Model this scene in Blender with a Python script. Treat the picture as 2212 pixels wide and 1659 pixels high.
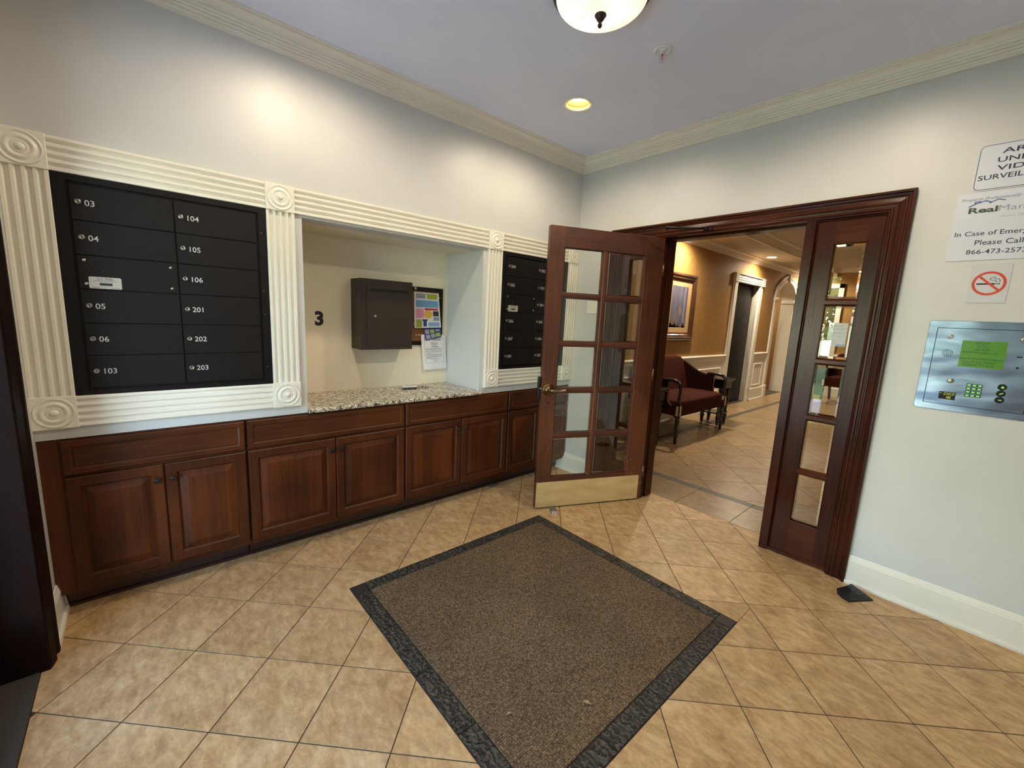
import bpy, math, random
from mathutils import Vector
random.seed(7)
for o in list(bpy.data.objects): bpy.data.objects.remove(o)
scn = bpy.context.scene
COL = scn.collection
PI = math.pi

# ------------------------------------------------------------------ camera
IMG_W, IMG_H, FPX = 2212, 1659, 910.86
CAM = (2.6712, -3.1454, 1.5064)
YAW, PITCH, ROLL = -0.8438, 0.1603, 0.0471
def cam_axes():
    f = Vector((math.sin(YAW)*math.cos(PITCH), math.cos(YAW)*math.cos(PITCH), -math.sin(PITCH)))
    r = Vector((math.cos(YAW), -math.sin(YAW), 0)); u = r.cross(f)
    return r*math.cos(ROLL)+u*math.sin(ROLL), u*math.cos(ROLL)-r*math.sin(ROLL), f
from mathutils import Matrix
_r, _u, _f = cam_axes()
cd = bpy.data.cameras.new('camera'); cd.sensor_width = 36.0; cd.lens = FPX/IMG_W*36.0; cd.clip_start = .02; cd.clip_end = 200
cam = bpy.data.objects.new('camera', cd); COL.objects.link(cam)
cam.matrix_world = Matrix(((_r.x,_u.x,-_f.x,CAM[0]),(_r.y,_u.y,-_f.y,CAM[1]),(_r.z,_u.z,-_f.z,CAM[2]),(0,0,0,1)))
scn.camera = cam

# ------------------------------------------------------------------ world, sun, exposure
W = bpy.data.worlds.new('sky'); scn.world = W; W.use_nodes = True
wn = W.node_tree.nodes; wl = W.node_tree.links
bg = wn['Background']; sky = wn.new('ShaderNodeTexSky'); sky.sky_type = 'NISHITA'
sky.sun_disc = False; sky.sun_elevation = math.radians(48); sky.sun_rotation = math.radians(15); sky.air_density = 1.0; sky.dust_density = 0.6
wl.new(sky.outputs[0], bg.inputs[0]); bg.inputs[1].default_value = 2.9
sd = bpy.data.lights.new('sun', 'SUN'); sd.energy = 15.0; sd.angle = .01; sd.color = (1, .97, .92)
sun = bpy.data.objects.new('sun', sd); COL.objects.link(sun); sun.rotation_euler = (math.radians(-42), math.radians(12), 0)
pd = bpy.data.lights.new('entrance_portal', 'AREA'); pd.shape = 'RECTANGLE'; pd.size = 2.2; pd.size_y = 2.5
pd.cycles.is_portal = True
po = bpy.data.objects.new('entrance_portal', pd); COL.objects.link(po); po.location = (1.39, -3.80, 1.2); po.rotation_euler = (math.radians(90), 0, 0)
vs = scn.view_settings
scn.display_settings.display_device = 'sRGB'
vs.view_transform = 'Standard'; vs.look = 'None'; vs.gamma = 1.0; vs.use_curve_mapping = False
vs.exposure = 0.92
POWER = dict(bowl=.9, can=18.0, lobby=125.0, lobby_fill=34.0, bulb=10.0)

# ------------------------------------------------------------------ materials
def lin(c): return tuple((x/255/12.92 if x/255 <= .04045 else ((x/255+.055)/1.055)**2.4) for x in c)+(1,)
class NT:
    def __init__(s, name):
        s.m = bpy.data.materials.new(name); s.m.use_nodes = True; s.t = s.m.node_tree; s.t.nodes.clear()
        s.out = s.t.nodes.new('ShaderNodeOutputMaterial')
    def n(s, typ, ins=None, **at):
        nd = s.t.nodes.new('ShaderNode'+typ)
        for k, v in at.items(): setattr(nd, k, v)
        for k, v in (ins or {}).items():
            sk = nd.inputs[k]
            if isinstance(v, bpy.types.NodeSocket): s.t.links.new(v, sk)
            else: sk.default_value = v
        return nd
    def surf(s, sock): s.t.links.new(sock, s.out.inputs[0]); return s.m
    def coords(s, scale=(1,1,1), rot=(0,0,0), kind='Object', rnd=True):
        tc = s.n('TexCoord')
        v = tc.outputs[kind]
        if rnd:
            oi = s.n('ObjectInfo'); mul = s.n('Math', {0: oi.outputs['Random'], 1: 37.0}, operation='MULTIPLY')
            add = s.n('VectorMath', {0: v, 1: mul.outputs[0]}, operation='ADD'); v = add.outputs[0]
        mp = s.n('Mapping', {'Vector': v, 'Scale': scale, 'Rotation': rot}); return mp.outputs[0]
    def ramp(s, fac, stops):
        r = s.n('ValToRGB', {0: fac}); e = r.color_ramp.elements
        while len(e) < len(stops): e.new(.5)
        for el, (p, c) in zip(e, stops): el.position = p; el.color = c if len(c) == 4 else c+(1,)
        return r.outputs[0]
    def mix(s, fac, a, b, mode='MIX'):
        m = s.n('Mix', data_type='RGBA', blend_type=mode)
        for k, v in ((0, fac), (6, a), (7, b)):
            if isinstance(v, bpy.types.NodeSocket): s.t.links.new(v, m.inputs[k])
            else: m.inputs[k].default_value = v
        return m.outputs[2]
    def bump(s, h, strength=.3, dist=.002): return s.n('Bump', {'Height': h, 'Strength': strength, 'Distance': dist}).outputs[0]
    def pbr(s, col, rough=.5, metal=0., spec=.5, normal=None, coat=0., coat_rough=.1, **kw):
        b = s.n('BsdfPrincipled', {'Base Color': col, 'Roughness': rough, 'Metallic': metal, 'Specular IOR Level': spec, 'Coat Weight': coat, 'Coat Roughness': coat_rough})
        if normal is not None: s.t.links.new(normal, b.inputs['Normal'])
        for k, v in kw.items():
            sk = b.inputs[k.replace('_', ' ')]
            if isinstance(v, bpy.types.NodeSocket): s.t.links.new(v, sk)
            else: sk.default_value = v
        return s.surf(b.outputs[0])
M = {}
def plain(name, c, rough=.5, metal=0., spec=.5, grain=0., gs=400, **kw):
    t = NT(name); v = t.coords(rnd=False); n = t.n('TexNoise', {'Vector': v, 'Scale': gs, 'Detail': 3.})
    nl = t.n('TexNoise', {'Vector': v, 'Scale': 3., 'Detail': 2.})
    col = t.mix(nl.outputs[0], lin(tuple(x*.97 for x in c)), lin(tuple(min(255, x*1.03) for x in c)))
    M[name] = t.pbr(col, rough, metal, spec, t.bump(n.outputs[0], grain, .001) if grain else None, **kw)
plain('wall_paint', (207, 207, 204), .42, grain=.06, gs=260)
plain('ceiling_paint', (228, 232, 255), .75, grain=.08, gs=260)
plain('trim_paint', (236, 231, 217), .34)
plain('niche_lit_paint', (236, 227, 204), .45, grain=.05, gs=260)  # wall paint made brighter and warmer, standing in for lamp light in the niche
plain('white_wall', (200, 199, 196), .45, grain=.05, gs=260)
plain('mail_metal', (24, 19, 18), .5, spec=.25, grain=.15, gs=900)
plain('mail_frame', (18, 14, 14), .46, spec=.25, grain=.15, gs=900)
plain('box_metal', (54, 46, 40), .42, spec=.3, grain=.2, gs=900)
plain('slot_black', (6, 6, 7), .6)
plain('chrome', (190, 185, 178), .22, 1.)
plain('dull_nickel', (150, 146, 138), .34, 1.)
plain('plate_silver', (196, 190, 182), .4, .2)
plain('number_white', (205, 203, 200), .5)
plain('text_black', (22, 20, 22), .5)
plain('text_navy', (42, 44, 70), .5)
plain('text_gray', (120, 122, 135), .5)
plain('logo_green', (62, 78, 62), .5)
plain('logo_blue', (32, 78, 150), .5)
plain('bronze', (52, 40, 36), .35, .6)
plain('antique_brass', (120, 98, 66), .3, 1.)
plain('lever_metal', (150, 138, 122), .22, 1.)
plain('black_iron', (30, 25, 24), .4, .5)
plain('rubber', (17, 17, 18), .55)
plain('rubber_print', (120, 120, 124), .5)
plain('paper', (226, 226, 230), .7)
plain('sign_white', (214, 218, 230), .22)
plain('sign_clear', (205, 205, 212), .25)
plain('sign_red', (206, 66, 44), .35)
plain('p_green', (160, 172, 60), .6); plain('p_blue', (110, 160, 205), .6); plain('p_pink', (226, 150, 180), .6); plain('p_red', (186, 58, 66), .6)
plain('p_yellow', (228, 182, 66), .6); plain('p_black', (40, 42, 52), .6); plain('p_navy', (34, 58, 125), .6); plain('p_grey', (150, 152, 168), .6); plain('p_lblue', (140, 170, 215), .6)
plain('wood_raw', (196, 160, 146), .7); plain('wood_grey', (105, 100, 98), .7)
plain('strip_tile', (74, 69, 62), .38, grain=.3, gs=60)
plain('grout', (64, 53, 42), .9, grain=.4, gs=300)
plain('concrete', (66, 59, 51), .85, grain=.5, gs=80)
plain('path', (176, 172, 165), .9, grain=.5, gs=50)
plain('lawn', (72, 98, 42), .95, grain=.8, gs=90)
plain('lobby_ceiling', (196, 184, 162), .7)
plain('elevator_metal', (9, 8, 10), .42, .0, spec=.12)
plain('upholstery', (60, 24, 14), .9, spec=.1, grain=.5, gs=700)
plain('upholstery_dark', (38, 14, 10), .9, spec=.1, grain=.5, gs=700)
plain('ebony', (26, 19, 18), .25, coat=.5)
plain('inlay', (196, 172, 142), .4)
plain('gilt', (160, 122, 66), .35, .6)
plain('mat_board', (196, 160, 112), .8)
plain('can_baffle', (226, 190, 120), .35)
plain('rug', (120, 78, 52), .95)
plain('lcd_text', (14, 40, 18), .5)
plain('key_frame', (70, 84, 92), .3, .6)
plain('bark', (70, 54, 42), .9, grain=.8, gs=40)

def wood(name, axis, dark, light, rough=.32, coat=.25, planks=0., red=None, wear=False, bump=.12, coat_rough=.12, spec=.5):
    t = NT(name)
    sc = [26., 26., 26.]; sc[axis] = 1.7
    v = t.coords(tuple(sc)); n1 = t.n('TexNoise', {'Vector': v, 'Scale': 1.4, 'Detail': 6., 'Roughness': .62, 'Distortion': .6})
    sc2 = [110., 110., 110.]; sc2[axis] = 4.
    n2 = t.n('TexNoise', {'Vector': t.coords(tuple(sc2)), 'Scale': 1., 'Detail': 3.})
    n3 = t.n('TexNoise', {'Vector': t.coords(), 'Scale': 2.4, 'Detail': 2.})
    f = t.n('Math', {0: n1.outputs[0], 1: n2.outputs[0]}, operation='MULTIPLY'); f2 = t.n('Math', {0: f.outputs[0], 1: n3.outputs[0]}, operation='ADD')
    col = t.ramp(f2.outputs[0], [(.42, lin(dark)), (.62, lin(tuple((a+b)/2 for a, b in zip(dark, light)))), (.95, lin(light))])
    if planks:
        tc = t.n('TexCoord'); sx = t.n('SeparateXYZ', {0: tc.outputs['Object']})
        q = t.n('Math', {0: sx.outputs[1 if axis == 2 else 2], 1: 1/planks}, operation='MULTIPLY'); fl = t.n('Math', {0: q.outputs[0]}, operation='FLOOR')
        oi = t.n('ObjectInfo'); ad = t.n('Math', {0: fl.outputs[0], 1: oi.outputs['Random']}, operation='ADD')
        wnz = t.n('TexWhiteNoise', {'W': ad.outputs[0]}, noise_dimensions='1D')
        k = t.n('MapRange', {0: wnz.outputs[0], 3: .72, 4: 1.32})
        col = t.mix(1., col, t.n('CombineColor', {0: k.outputs[0], 1: k.outputs[0], 2: k.outputs[0]}).outputs[0], 'MULTIPLY')
    if wear:
        w1 = t.n('TexNoise', {'Vector': t.coords((60, 60, 16)), 'Scale': 1., 'Detail': 5., 'Roughness': .7})
        tc2 = t.n('TexCoord'); s2 = t.n('SeparateXYZ', {0: tc2.outputs['Object']})
        g = t.n('MapRange', {0: s2.outputs[2], 1: 0., 2: 1.6, 3: .645, 4: .735})
        cmp_ = t.n('Math', {0: w1.outputs[0], 1: g.outputs[0]}, operation='GREATER_THAN')
        fa = t.n('Math', {0: cmp_.outputs[0], 1: .75}, operation='MULTIPLY')
        col = t.mix(fa.outputs[0], col, lin((196, 160, 138)))
    M[name] = t.pbr(col, rough, 0., spec, t.bump(n2.outputs[0], bump, .0012), coat=coat, coat_rough=coat_rough)
wood('cab_wood_v', 2, (42, 17, 6), (86, 42, 17), .4, .0, spec=.28); wood('cab_wood_h', 1, (42, 17, 6), (88, 44, 18), .4, .0, spec=.28); wood('cab_panel', 2, (44, 17, 6), (88, 42, 16), .4, .0, planks=.085, spec=.28)
wood('toe_wood', 1, (36, 18, 11), (58, 30, 18), .5)
wood('door_wood_v', 2, (54, 26, 15), (104, 58, 34), .38, .1, wear=True); wood('door_wood_h', 0, (50, 24, 15), (92, 48, 30), .38, .1)
wood('frame_wood_v', 2, (32, 11, 6), (66, 28, 14), .22, .0, bump=.35, spec=.26); wood('frame_wood_h', 0, (40, 15, 7), (80, 37, 16), .22, .0, bump=.35, spec=.26)
wood('entry_wood', 2, (14, 6, 4), (30, 13, 8), .55, .0, spec=.12); wood('picture_wood', 2, (36, 24, 17), (92, 60, 40), .35, .3)
wood('lobby_door', 2, (48, 24, 18), (74, 38, 26), .35, .3)

def tile_mat(name, c1, c2, c3, gloss):
    t = NT(name)
    v = t.coords((1, 1, 1)); oi = t.n('ObjectInfo')
    n1 = t.n('TexNoise', {'Vector': v, 'Scale': 5.5, 'Detail': 4., 'Roughness': .6})
    n2 = t.n('TexNoise', {'Vector': t.coords((9, 17, 1), (0, 0, .5)), 'Scale': 1.6, 'Detail': 6., 'Roughness': .68, 'Distortion': .35})
    n3 = t.n('TexNoise', {'Vector': t.coords((55, 55, 1)), 'Scale': 1., 'Detail': 4., 'Roughness': .7})
    n4 = t.n('TexNoise', {'Vector': t.coords((16, 22, 1)), 'Scale': 1., 'Detail': 4., 'Roughness': .75})
    a = t.ramp(n1.outputs[0], [(.32, lin(c1)), (.52, lin(c2)), (.72, lin(c3))])
    b = t.ramp(n2.outputs[0], [(.34, lin(tuple(x*.84 for x in c1))), (.52, lin(c2)), (.7, lin(tuple(min(255, x*1.06) for x in c3)))])
    col = t.mix(.55, a, b)
    g = t.ramp(n3.outputs[0], [(.3, (.9, .9, .9, 1)), (.7, (1.07, 1.07, 1.07, 1))])
    col = t.mix(1., col, g, 'MULTIPLY')
    pit = t.ramp(n4.outputs[0], [(.68, (0, 0, 0, 1)), (.75, (1, 1, 1, 1))]); pf = t.n('Math', {0: pit, 1: .5}, operation='MULTIPLY')
    col = t.mix(pf.outputs[0], col, lin((128, 92, 54)))
    k = t.n('MapRange', {0: oi.outputs['Random'], 3: .9, 4: 1.07})
    col = t.mix(1., col, t.n('CombineColor', {0: k.outputs[0], 1: k.outputs[0], 2: k.outputs[0]}).outputs[0], 'MULTIPLY')
    hh = t.n('Math', {0: n2.outputs[0], 1: n3.outputs[0]}, operation='ADD')
    rg = t.n('MapRange', {0: n3.outputs[0], 3: gloss-.06, 4: gloss+.1})
    M[name] = t.pbr(col, rg.outputs[0], 0., .5, t.bump(hh.outputs[0], .14, .002))
tile_mat('floor_tile', (172, 131, 84), (196, 157, 108), (216, 182, 138), .42)
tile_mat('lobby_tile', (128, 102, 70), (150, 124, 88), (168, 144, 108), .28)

def border_mat():
    t = NT('border_tile'); v = t.coords((1, 1, 1))
    w = t.n('TexWave', {'Vector': v, 'Scale': 16., 'Distortion': 9., 'Detail': 2.2, 'Detail Scale': 2.2}, wave_type='RINGS')
    vo = t.n('TexVoronoi', {'Vector': v, 'Scale': 46.}, feature='DISTANCE_TO_EDGE')
    h = t.ramp(w.outputs[0], [(.35, (0, 0, 0, 1)), (.62, (1, 1, 1, 1))])
    h2 = t.n('Math', {0: h, 1: vo.outputs[0]}, operation='ADD')
    oi = t.n('ObjectInfo')
    base = t.mix(oi.outputs['Random'], lin((44, 38, 32)), lin((42, 42, 38)))
    col = t.mix(h, base, lin((78, 70, 60)))  # relief highlights painted in: raised pattern gets a lighter tone
    M['border_tile'] = t.pbr(col, .42, 0., .35, t.bump(h2.outputs[0], 1., .009))
border_mat()
plain('border_plain', (50, 45, 40), .45, grain=.4, gs=60, spec=.35)
def carpet_mat():
    t = NT('carpet'); v = t.coords((1, 1, 1), (0, 0, .0), rnd=False)
    vo = t.n('TexVoronoi', {'Vector': v, 'Scale': 118., 'Randomness': .45})
    n = t.n('TexNoise', {'Vector': v, 'Scale': 420., 'Detail': 2.}); nl = t.n('TexNoise', {'Vector': v, 'Scale': 2.2, 'Detail': 3.})
    cell = t.ramp(vo.outputs['Distance'], [(.05, lin((172, 146, 114))), (.42, lin((130, 107, 81))), (.78, lin((78, 62, 46)))])
    cc = t.n('SeparateColor', {0: vo.outputs['Color']}); kk = t.n('MapRange', {0: cc.outputs[0], 3: .84, 4: 1.14})
    col = t.mix(1., cell, t.n('CombineColor', {0: kk.outputs[0], 1: kk.outputs[0], 2: kk.outputs[0]}).outputs[0], 'MULTIPLY')
    lo = t.ramp(nl.outputs[0], [(.35, (.86, .86, .86, 1)), (.65, (1.08, 1.06, 1.02, 1))]); col = t.mix(1., col, lo, 'MULTIPLY')
    h = t.n('Math', {0: vo.outputs['Distance'], 1: -1.}, operation='MULTIPLY'); h2 = t.n('Math', {0: h.outputs[0], 1: n.outputs[0]}, operation='ADD')
    M['carpet'] = t.pbr(col, .95, 0., .1, t.bump(h2.outputs[0], .9, .004))
carpet_mat()
def granite_mat():
    t = NT('granite'); v = t.coords(rnd=False)
    vo = t.n('TexVoronoi', {'Vector': t.coords((1, 1, 1), rnd=False), 'Scale': 70., 'Randomness': 1.})
    n = t.n('TexNoise', {'Vector': v, 'Scale': 46., 'Detail': 5., 'Roughness': .7, 'Distortion': 1.4})
    n2 = t.n('TexNoise', {'Vector': v, 'Scale': 22., 'Detail': 3.})
    c = t.ramp(n.outputs[0], [(.40, lin((40, 33, 30))), (.455, lin((140, 122, 100))), (.52, lin((208, 197, 174))), (.68, lin((230, 224, 208)))])
    sp = t.n('SeparateColor', {0: vo.outputs['Color']}); d = t.n('Math', {0: sp.outputs[0], 1: .84}, operation='GREATER_THAN')
    f = t.n('Math', {0: d.outputs[0], 1: n2.outputs[0]}, operation='MULTIPLY')
    M['granite'] = t.pbr(t.mix(f.outputs[0], c, lin((34, 30, 30))), .16, 0., .5)
granite_mat()
def steel_mat():
    t = NT('steel'); v = t.coords((2.2, 1, 5.5), rnd=False)
    n = t.n('TexNoise', {'Vector': v, 'Scale': 1.4, 'Detail': 1.5}); b = t.n('TexNoise', {'Vector': t.coords((2, 1, 900), rnd=False), 'Scale': 1., 'Detail': 1.})
    nb = t.bump(n.outputs[0], .3, .05)
    M['steel'] = t.pbr(lin((128, 140, 162)), .27, 1., .5, nb)
steel_mat()
def brass_mat():
    t = NT('brass_plate'); n = t.n('TexNoise', {'Vector': t.coords((3, 3, 8)), 'Scale': 1.5, 'Detail': 4.})
    col = t.ramp(n.outputs[0], [(.3, lin((208, 172, 114))), (.7, lin((230, 200, 142)))])
    M['brass_plate'] = t.pbr(col, .42, .3, .5, t.bump(n.outputs[0], .2, .004))
brass_mat()
def wallpaper():
    t = NT('wallpaper'); n = t.n('TexNoise', {'Vector': t.coords((40, 40, 12), rnd=False), 'Scale': 1., 'Detail': 5., 'Roughness': .7})
    col = t.ramp(n.outputs[0], [(.3, lin((152, 114, 60))), (.7, lin((186, 144, 84)))])
    M['wallpaper'] = t.pbr(col, .5, 0., .4)
    t = NT('ochre'); n = t.n('TexNoise', {'Vector': t.coords((30, 30, 30), rnd=False), 'Scale': 1., 'Detail': 4.})
    M['ochre'] = t.pbr(t.ramp(n.outputs[0], [(.3, lin((146, 118, 40))), (.7, lin((170, 140, 56)))]), .7)
wallpaper()
def cork():
    t = NT('cork'); n = t.n('TexNoise', {'Vector': t.coords(), 'Scale': 160., 'Detail': 4.})
    M['cork'] = t.pbr(t.ramp(n.outputs[0], [(.35, lin((92, 58, 30))), (.65, lin((156, 112, 66)))]), .9)
cork()
def emit(name, c, s):
    t = NT(name); M[name] = t.surf(t.n('Emission', {'Color': lin(c), 'Strength': s}).outputs[0])
emit('bulb', (255, 236, 196), POWER['bulb']); emit('lobby_bulb', (255, 236, 205), 14.)
def lcd():
    t = NT('lcd'); n = t.n('TexNoise', {'Vector': t.coords(rnd=False), 'Scale': 14.})
    M['lcd'] = t.pbr(lin((62, 112, 26)), .25, 0., .5, Emission_Color=lin((96, 160, 40)), Emission_Strength=.12)
    t = NT('key_green'); M['key_green'] = t.pbr(lin((120, 190, 90)), .4, 0., .5, Emission_Color=lin((120, 210, 80)), Emission_Strength=.35)
lcd()
def bowl_mat():
    t = NT('bowl_glass'); tc = t.n('TexCoord'); s = t.n('SeparateXYZ', {0: tc.outputs['Object']})
    a = t.n('Math', {0: s.outputs[1], 1: s.outputs[0]}, operation='ARCTAN2'); a2 = t.n('Math', {0: a.outputs[0], 1: 84.}, operation='MULTIPLY'); w = t.n('Math', {0: a2.outputs[0]}, operation='SINE')
    k = t.n('MapRange', {0: w.outputs[0], 1: -1., 2: 1., 3: .55, 4: 1.1})
    n = t.n('TexNoise', {'Vector': tc.outputs['Object'], 'Scale': 9., 'Detail': 2.}); nk = t.n('MapRange', {0: n.outputs[0], 1: .3, 2: .7, 3: .75, 4: 1.25})
    st = t.n('Math', {0: k.outputs[0], 1: nk.outputs[0]}, operation='MULTIPLY'); st2 = t.n('Math', {0: st.outputs[0], 1: POWER['bowl']}, operation='MULTIPLY')
    M['bowl_glass'] = t.pbr(lin((236, 228, 210)), .3, 0., .5, Emission_Color=lin((255, 234, 200)), Emission_Strength=st2.outputs[0])
bowl_mat()
def glass_mats():
    t = NT('thin_glass'); g = t.n('NewGeometry'); ior = t.n('MapRange', {0: g.outputs['Backfacing'], 3: 1.55, 4: 1/1.55})
    fr = t.n('Fresnel', {'IOR': ior.outputs[0]}); k = t.n('Math', {0: fr.outputs[0], 1: 1.7}, operation='MULTIPLY', use_clamp=True)
    a = t.n('BsdfTransparent', {'Color': (.9, .93, .91, 1)}); b = t.n('BsdfGlossy', {'Roughness': 0.0, 'Color': (1, 1, 1, 1)})
    M['thin_glass'] = t.surf(t.n('MixShader', {0: k.outputs[0], 1: a.outputs[0], 2: b.outputs[0]}).outputs[0])
    t = NT('bevel_glass'); M['bevel_glass'] = t.surf(t.n('BsdfGlass', {'IOR': 1.5, 'Roughness': 0., 'Color': (.97, 1, .99, 1)}).outputs[0])
glass_mats()
def foliage():
    t = NT('leaves'); oi = t.n('TexCoord'); n = t.n('TexNoise', {'Vector': oi.outputs['Object'], 'Scale': 3., 'Detail': 3.})
    M['leaves'] = t.pbr(t.ramp(n.outputs[0], [(.35, lin((52, 84, 28))), (.65, lin((128, 158, 62)))]), .6)
foliage()
def print_art():
    t = NT('art_print'); tc = t.n('TexCoord'); s = t.n('SeparateXYZ', {0: tc.outputs['Object']})
    n = t.n('TexNoise', {'Vector': t.coords((1, 22, 5), rnd=False), 'Scale': 1., 'Detail': 3.})
    M['art_print'] = t.pbr(t.ramp(n.outputs[0], [(.3, lin((78, 74, 90))), (.7, lin((104, 104, 122)))]), .6)
print_art()

# ------------------------------------------------------------------ mesh helpers
class MB:
    def __init__(s): s.v = []; s.f = []; s.mi = []; s.cur = 0; s.sm = []
    def add(s, verts, faces, smooth=False):
        b = len(s.v); s.v += [tuple(p) for p in verts]
        for f in faces: s.f.append([i+b for i in f]); s.mi.append(s.cur); s.sm.append(smooth)
        return s
    def box(s, x0, x1, y0, y1, z0, z1, c=0.):
        if x0 > x1: x0, x1 = x1, x0
        if y0 > y1: y0, y1 = y1, y0
        if z0 > z1: z0, z1 = z1, z0
        if c <= 0:
            return s.add([(x0,y0,z0),(x1,y0,z0),(x1,y1,z0),(x0,y1,z0),(x0,y0,z1),(x1,y0,z1),(x1,y1,z1),(x0,y1,z1)],
                         [(0,3,2,1),(4,5,6,7),(0,1,5,4),(1,2,6,5),(2,3,7,6),(3,0,4,7)])
        V = []; F = []; idx = {}
        for sx in (0,1):
            for sy in (0,1):
                for sz in (0,1):
                    for ax in range(3):
                        p = [(x0,x1)[sx], (y0,y1)[sy], (z0,z1)[sz]]; sg = (sx,sy,sz)
                        for a in range(3):
                            if a != ax: p[a] += c*(1-2*sg[a])
                        idx[sx,sy,sz,ax] = len(V); V.append(tuple(p))
        for ax in range(3):
            a, b = [(1,2),(2,0),(0,1)][ax]
            for sd_ in (0,1):
                q = []
                for (p1, p2) in ((0,0),(1,0),(1,1),(0,1)):
                    sg = [0,0,0]; sg[ax] = sd_; sg[a] = p1; sg[b] = p2; q.append(idx[sg[0],sg[1],sg[2],ax])
                F.append(q if sd_ else q[::-1])
        for ax in range(3):
            a, b = [(1,2),(2,0),(0,1)][ax]
            for sa in (0,1):
                for sb in (0,1):
                    def g(e, axx):
                        sg = [0,0,0]; sg[ax] = e; sg[a] = sa; sg[b] = sb; return idx[sg[0],sg[1],sg[2],axx]
                    q = [g(0,a), g(1,a), g(1,b), g(0,b)]
                    F.append(q if (sa != sb) else q[::-1])
        for sx in (0,1):
            for sy in (0,1):
                for sz in (0,1):
                    q = [idx[sx,sy,sz,0], idx[sx,sy,sz,1], idx[sx,sy,sz,2]]
                    F.append(q if (sx+sy+sz) % 2 == 1 else q[::-1])
        return s.add(V, F)
    def rings(s, rs, close=True, cap0=True, cap1=True, smooth=False):
        n = len(rs[0]); V = [p for r in rs for p in r]; F = []
        for i in range(len(rs)-1):
            for j in range(n if close else n-1):
                k = (j+1) % n; F.append((i*n+j, i*n+k, (i+1)*n+k, (i+1)*n+j))
        if cap0: F.append(tuple(range(n))[::-1])
        if cap1: F.append(tuple((len(rs)-1)*n+j for j in range(n)))
        return s.add(V, F, smooth)
    def lathe(s, prof, c=(0,0,0), ax='z', n=24, smooth=True, cap=True, rib=None):
        rs = []
        for (r, h) in prof:
            ring = []
            for j in range(n):
                a = 2*PI*j/n; rr = max(r, 1e-5)*(1+(rib[1]*math.cos(rib[0]*a) if rib and r > .02 else 0)); p, q = rr*math.cos(a), rr*math.sin(a)
                ring.append({'z': (c[0]+p, c[1]+q, c[2]+h), 'x': (c[0]+h, c[1]+p, c[2]+q), 'y': (c[0]+q, c[1]+h, c[2]+p)}[ax])
            rs.append(ring)
        return s.rings(rs, True, cap, cap, smooth)
    def tube(s, pts, rad, n=10, smooth=True):
        pts = [Vector(p) for p in pts]; rs = []
        rad = rad if isinstance(rad, (list, tuple)) else [rad]*len(pts)
        up = Vector((0,0,1))
        for i, p in enumerate(pts):
            t = (pts[min(i+1, len(pts)-1)]-pts[max(i-1, 0)]).normalized()
            a = t.cross(up); a = a if a.length > .1 else t.cross(Vector((1,0,0))); a.normalize(); b = a.cross(t)
            rs.append([tuple(p+a*rad[i]*math.cos(2*PI*j/n)+b*rad[i]*math.sin(2*PI*j/n)) for j in range(n)])
        return s.rings(rs, smooth=smooth)
    def super(s, c, r, e=.35, nu=20, nv=14, fn=None):
        P = lambda q: math.copysign(abs(q)**e, q)
        rs = []
        for i in range(nv+1):
            ph = -PI/2+PI*i/nv; ring = []
            for j in range(nu):
                th = 2*PI*j/nu
                p = (r[0]*P(math.cos(ph))*P(math.cos(th)), r[1]*P(math.cos(ph))*P(math.sin(th)), r[2]*P(math.sin(ph)))
                if fn: p = fn(p)
                ring.append((c[0]+p[0], c[1]+p[1], c[2]+p[2]))
            rs.append(ring)
        return s.rings(rs, smooth=True)
    def text(s, body, mp, box=None, size=.05, at=(0,0), align='LEFT', bold=0., shear=0., narrow=1.):
        """flat lettering; mp(u,v)->xyz"""
        cu = bpy.data.curves.new('t', 'FONT'); cu.body = body; cu.size = 1.; cu.align_x = align; cu.resolution_u = 3; cu.offset = bold; cu.shear = shear
        ob = bpy.data.objects.new('t', cu); me = bpy.data.meshes.new_from_object(ob)
        V = [(v.co.x, v.co.y) for v in me.vertices]; F = [list(p.vertices) for p in me.polygons]
        bpy.data.objects.remove(ob); bpy.data.meshes.remove(me); bpy.data.curves.remove(cu)
        if not V: return s
        if box:
            u0, u1, v0, v1 = box; a0 = min(p[0] for p in V); a1 = max(p[0] for p in V); b0 = min(p[1] for p in V); b1 = max(p[1] for p in V)
            V = [(u0+(p[0]-a0)/(a1-a0)*(u1-u0), v0+(p[1]-b0)/(b1-b0)*(v1-v0)) for p in V]
        else: V = [(at[0]+p[0]*size*narrow, at[1]+p[1]*size) for p in V]
        return s.add([mp(u, v) for u, v in V], F)
    def quad(s, mp, u0, u1, v0, v1): return s.add([mp(u0,v0), mp(u1,v0), mp(u1,v1), mp(u0,v1)], [(0,1,2,3)])
ORG = {}
def mesh_from(mb, name, mats, org=(0,0,0)):
    me = bpy.data.meshes.new(name); ox, oy, oz = org
    me.from_pydata([(x-ox, y-oy, z-oz) for x, y, z in mb.v], [], mb.f)
    for m in mats: me.materials.append(M[m])
    for p, i, sm in zip(me.polygons, mb.mi, mb.sm): p.material_index = i; p.use_smooth = sm
    me.update(); return me
def obj(name, mb, mats, parent=None, local=False, loc=None):
    """one mesh object; geometry in world space unless local"""
    if isinstance(mats, str): mats = [mats]
    org = ORG.get(parent.name, (0,0,0)) if (parent and not local) else (0,0,0)
    me = mb if isinstance(mb, bpy.types.Mesh) else mesh_from(mb, name, mats, org)
    o = bpy.data.objects.new(name, me); COL.objects.link(o)
    if parent: o.parent = parent; ORG[o.name] = ORG.get(parent.name, (0,0,0))
    if loc: o.location = loc
    return o
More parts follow.
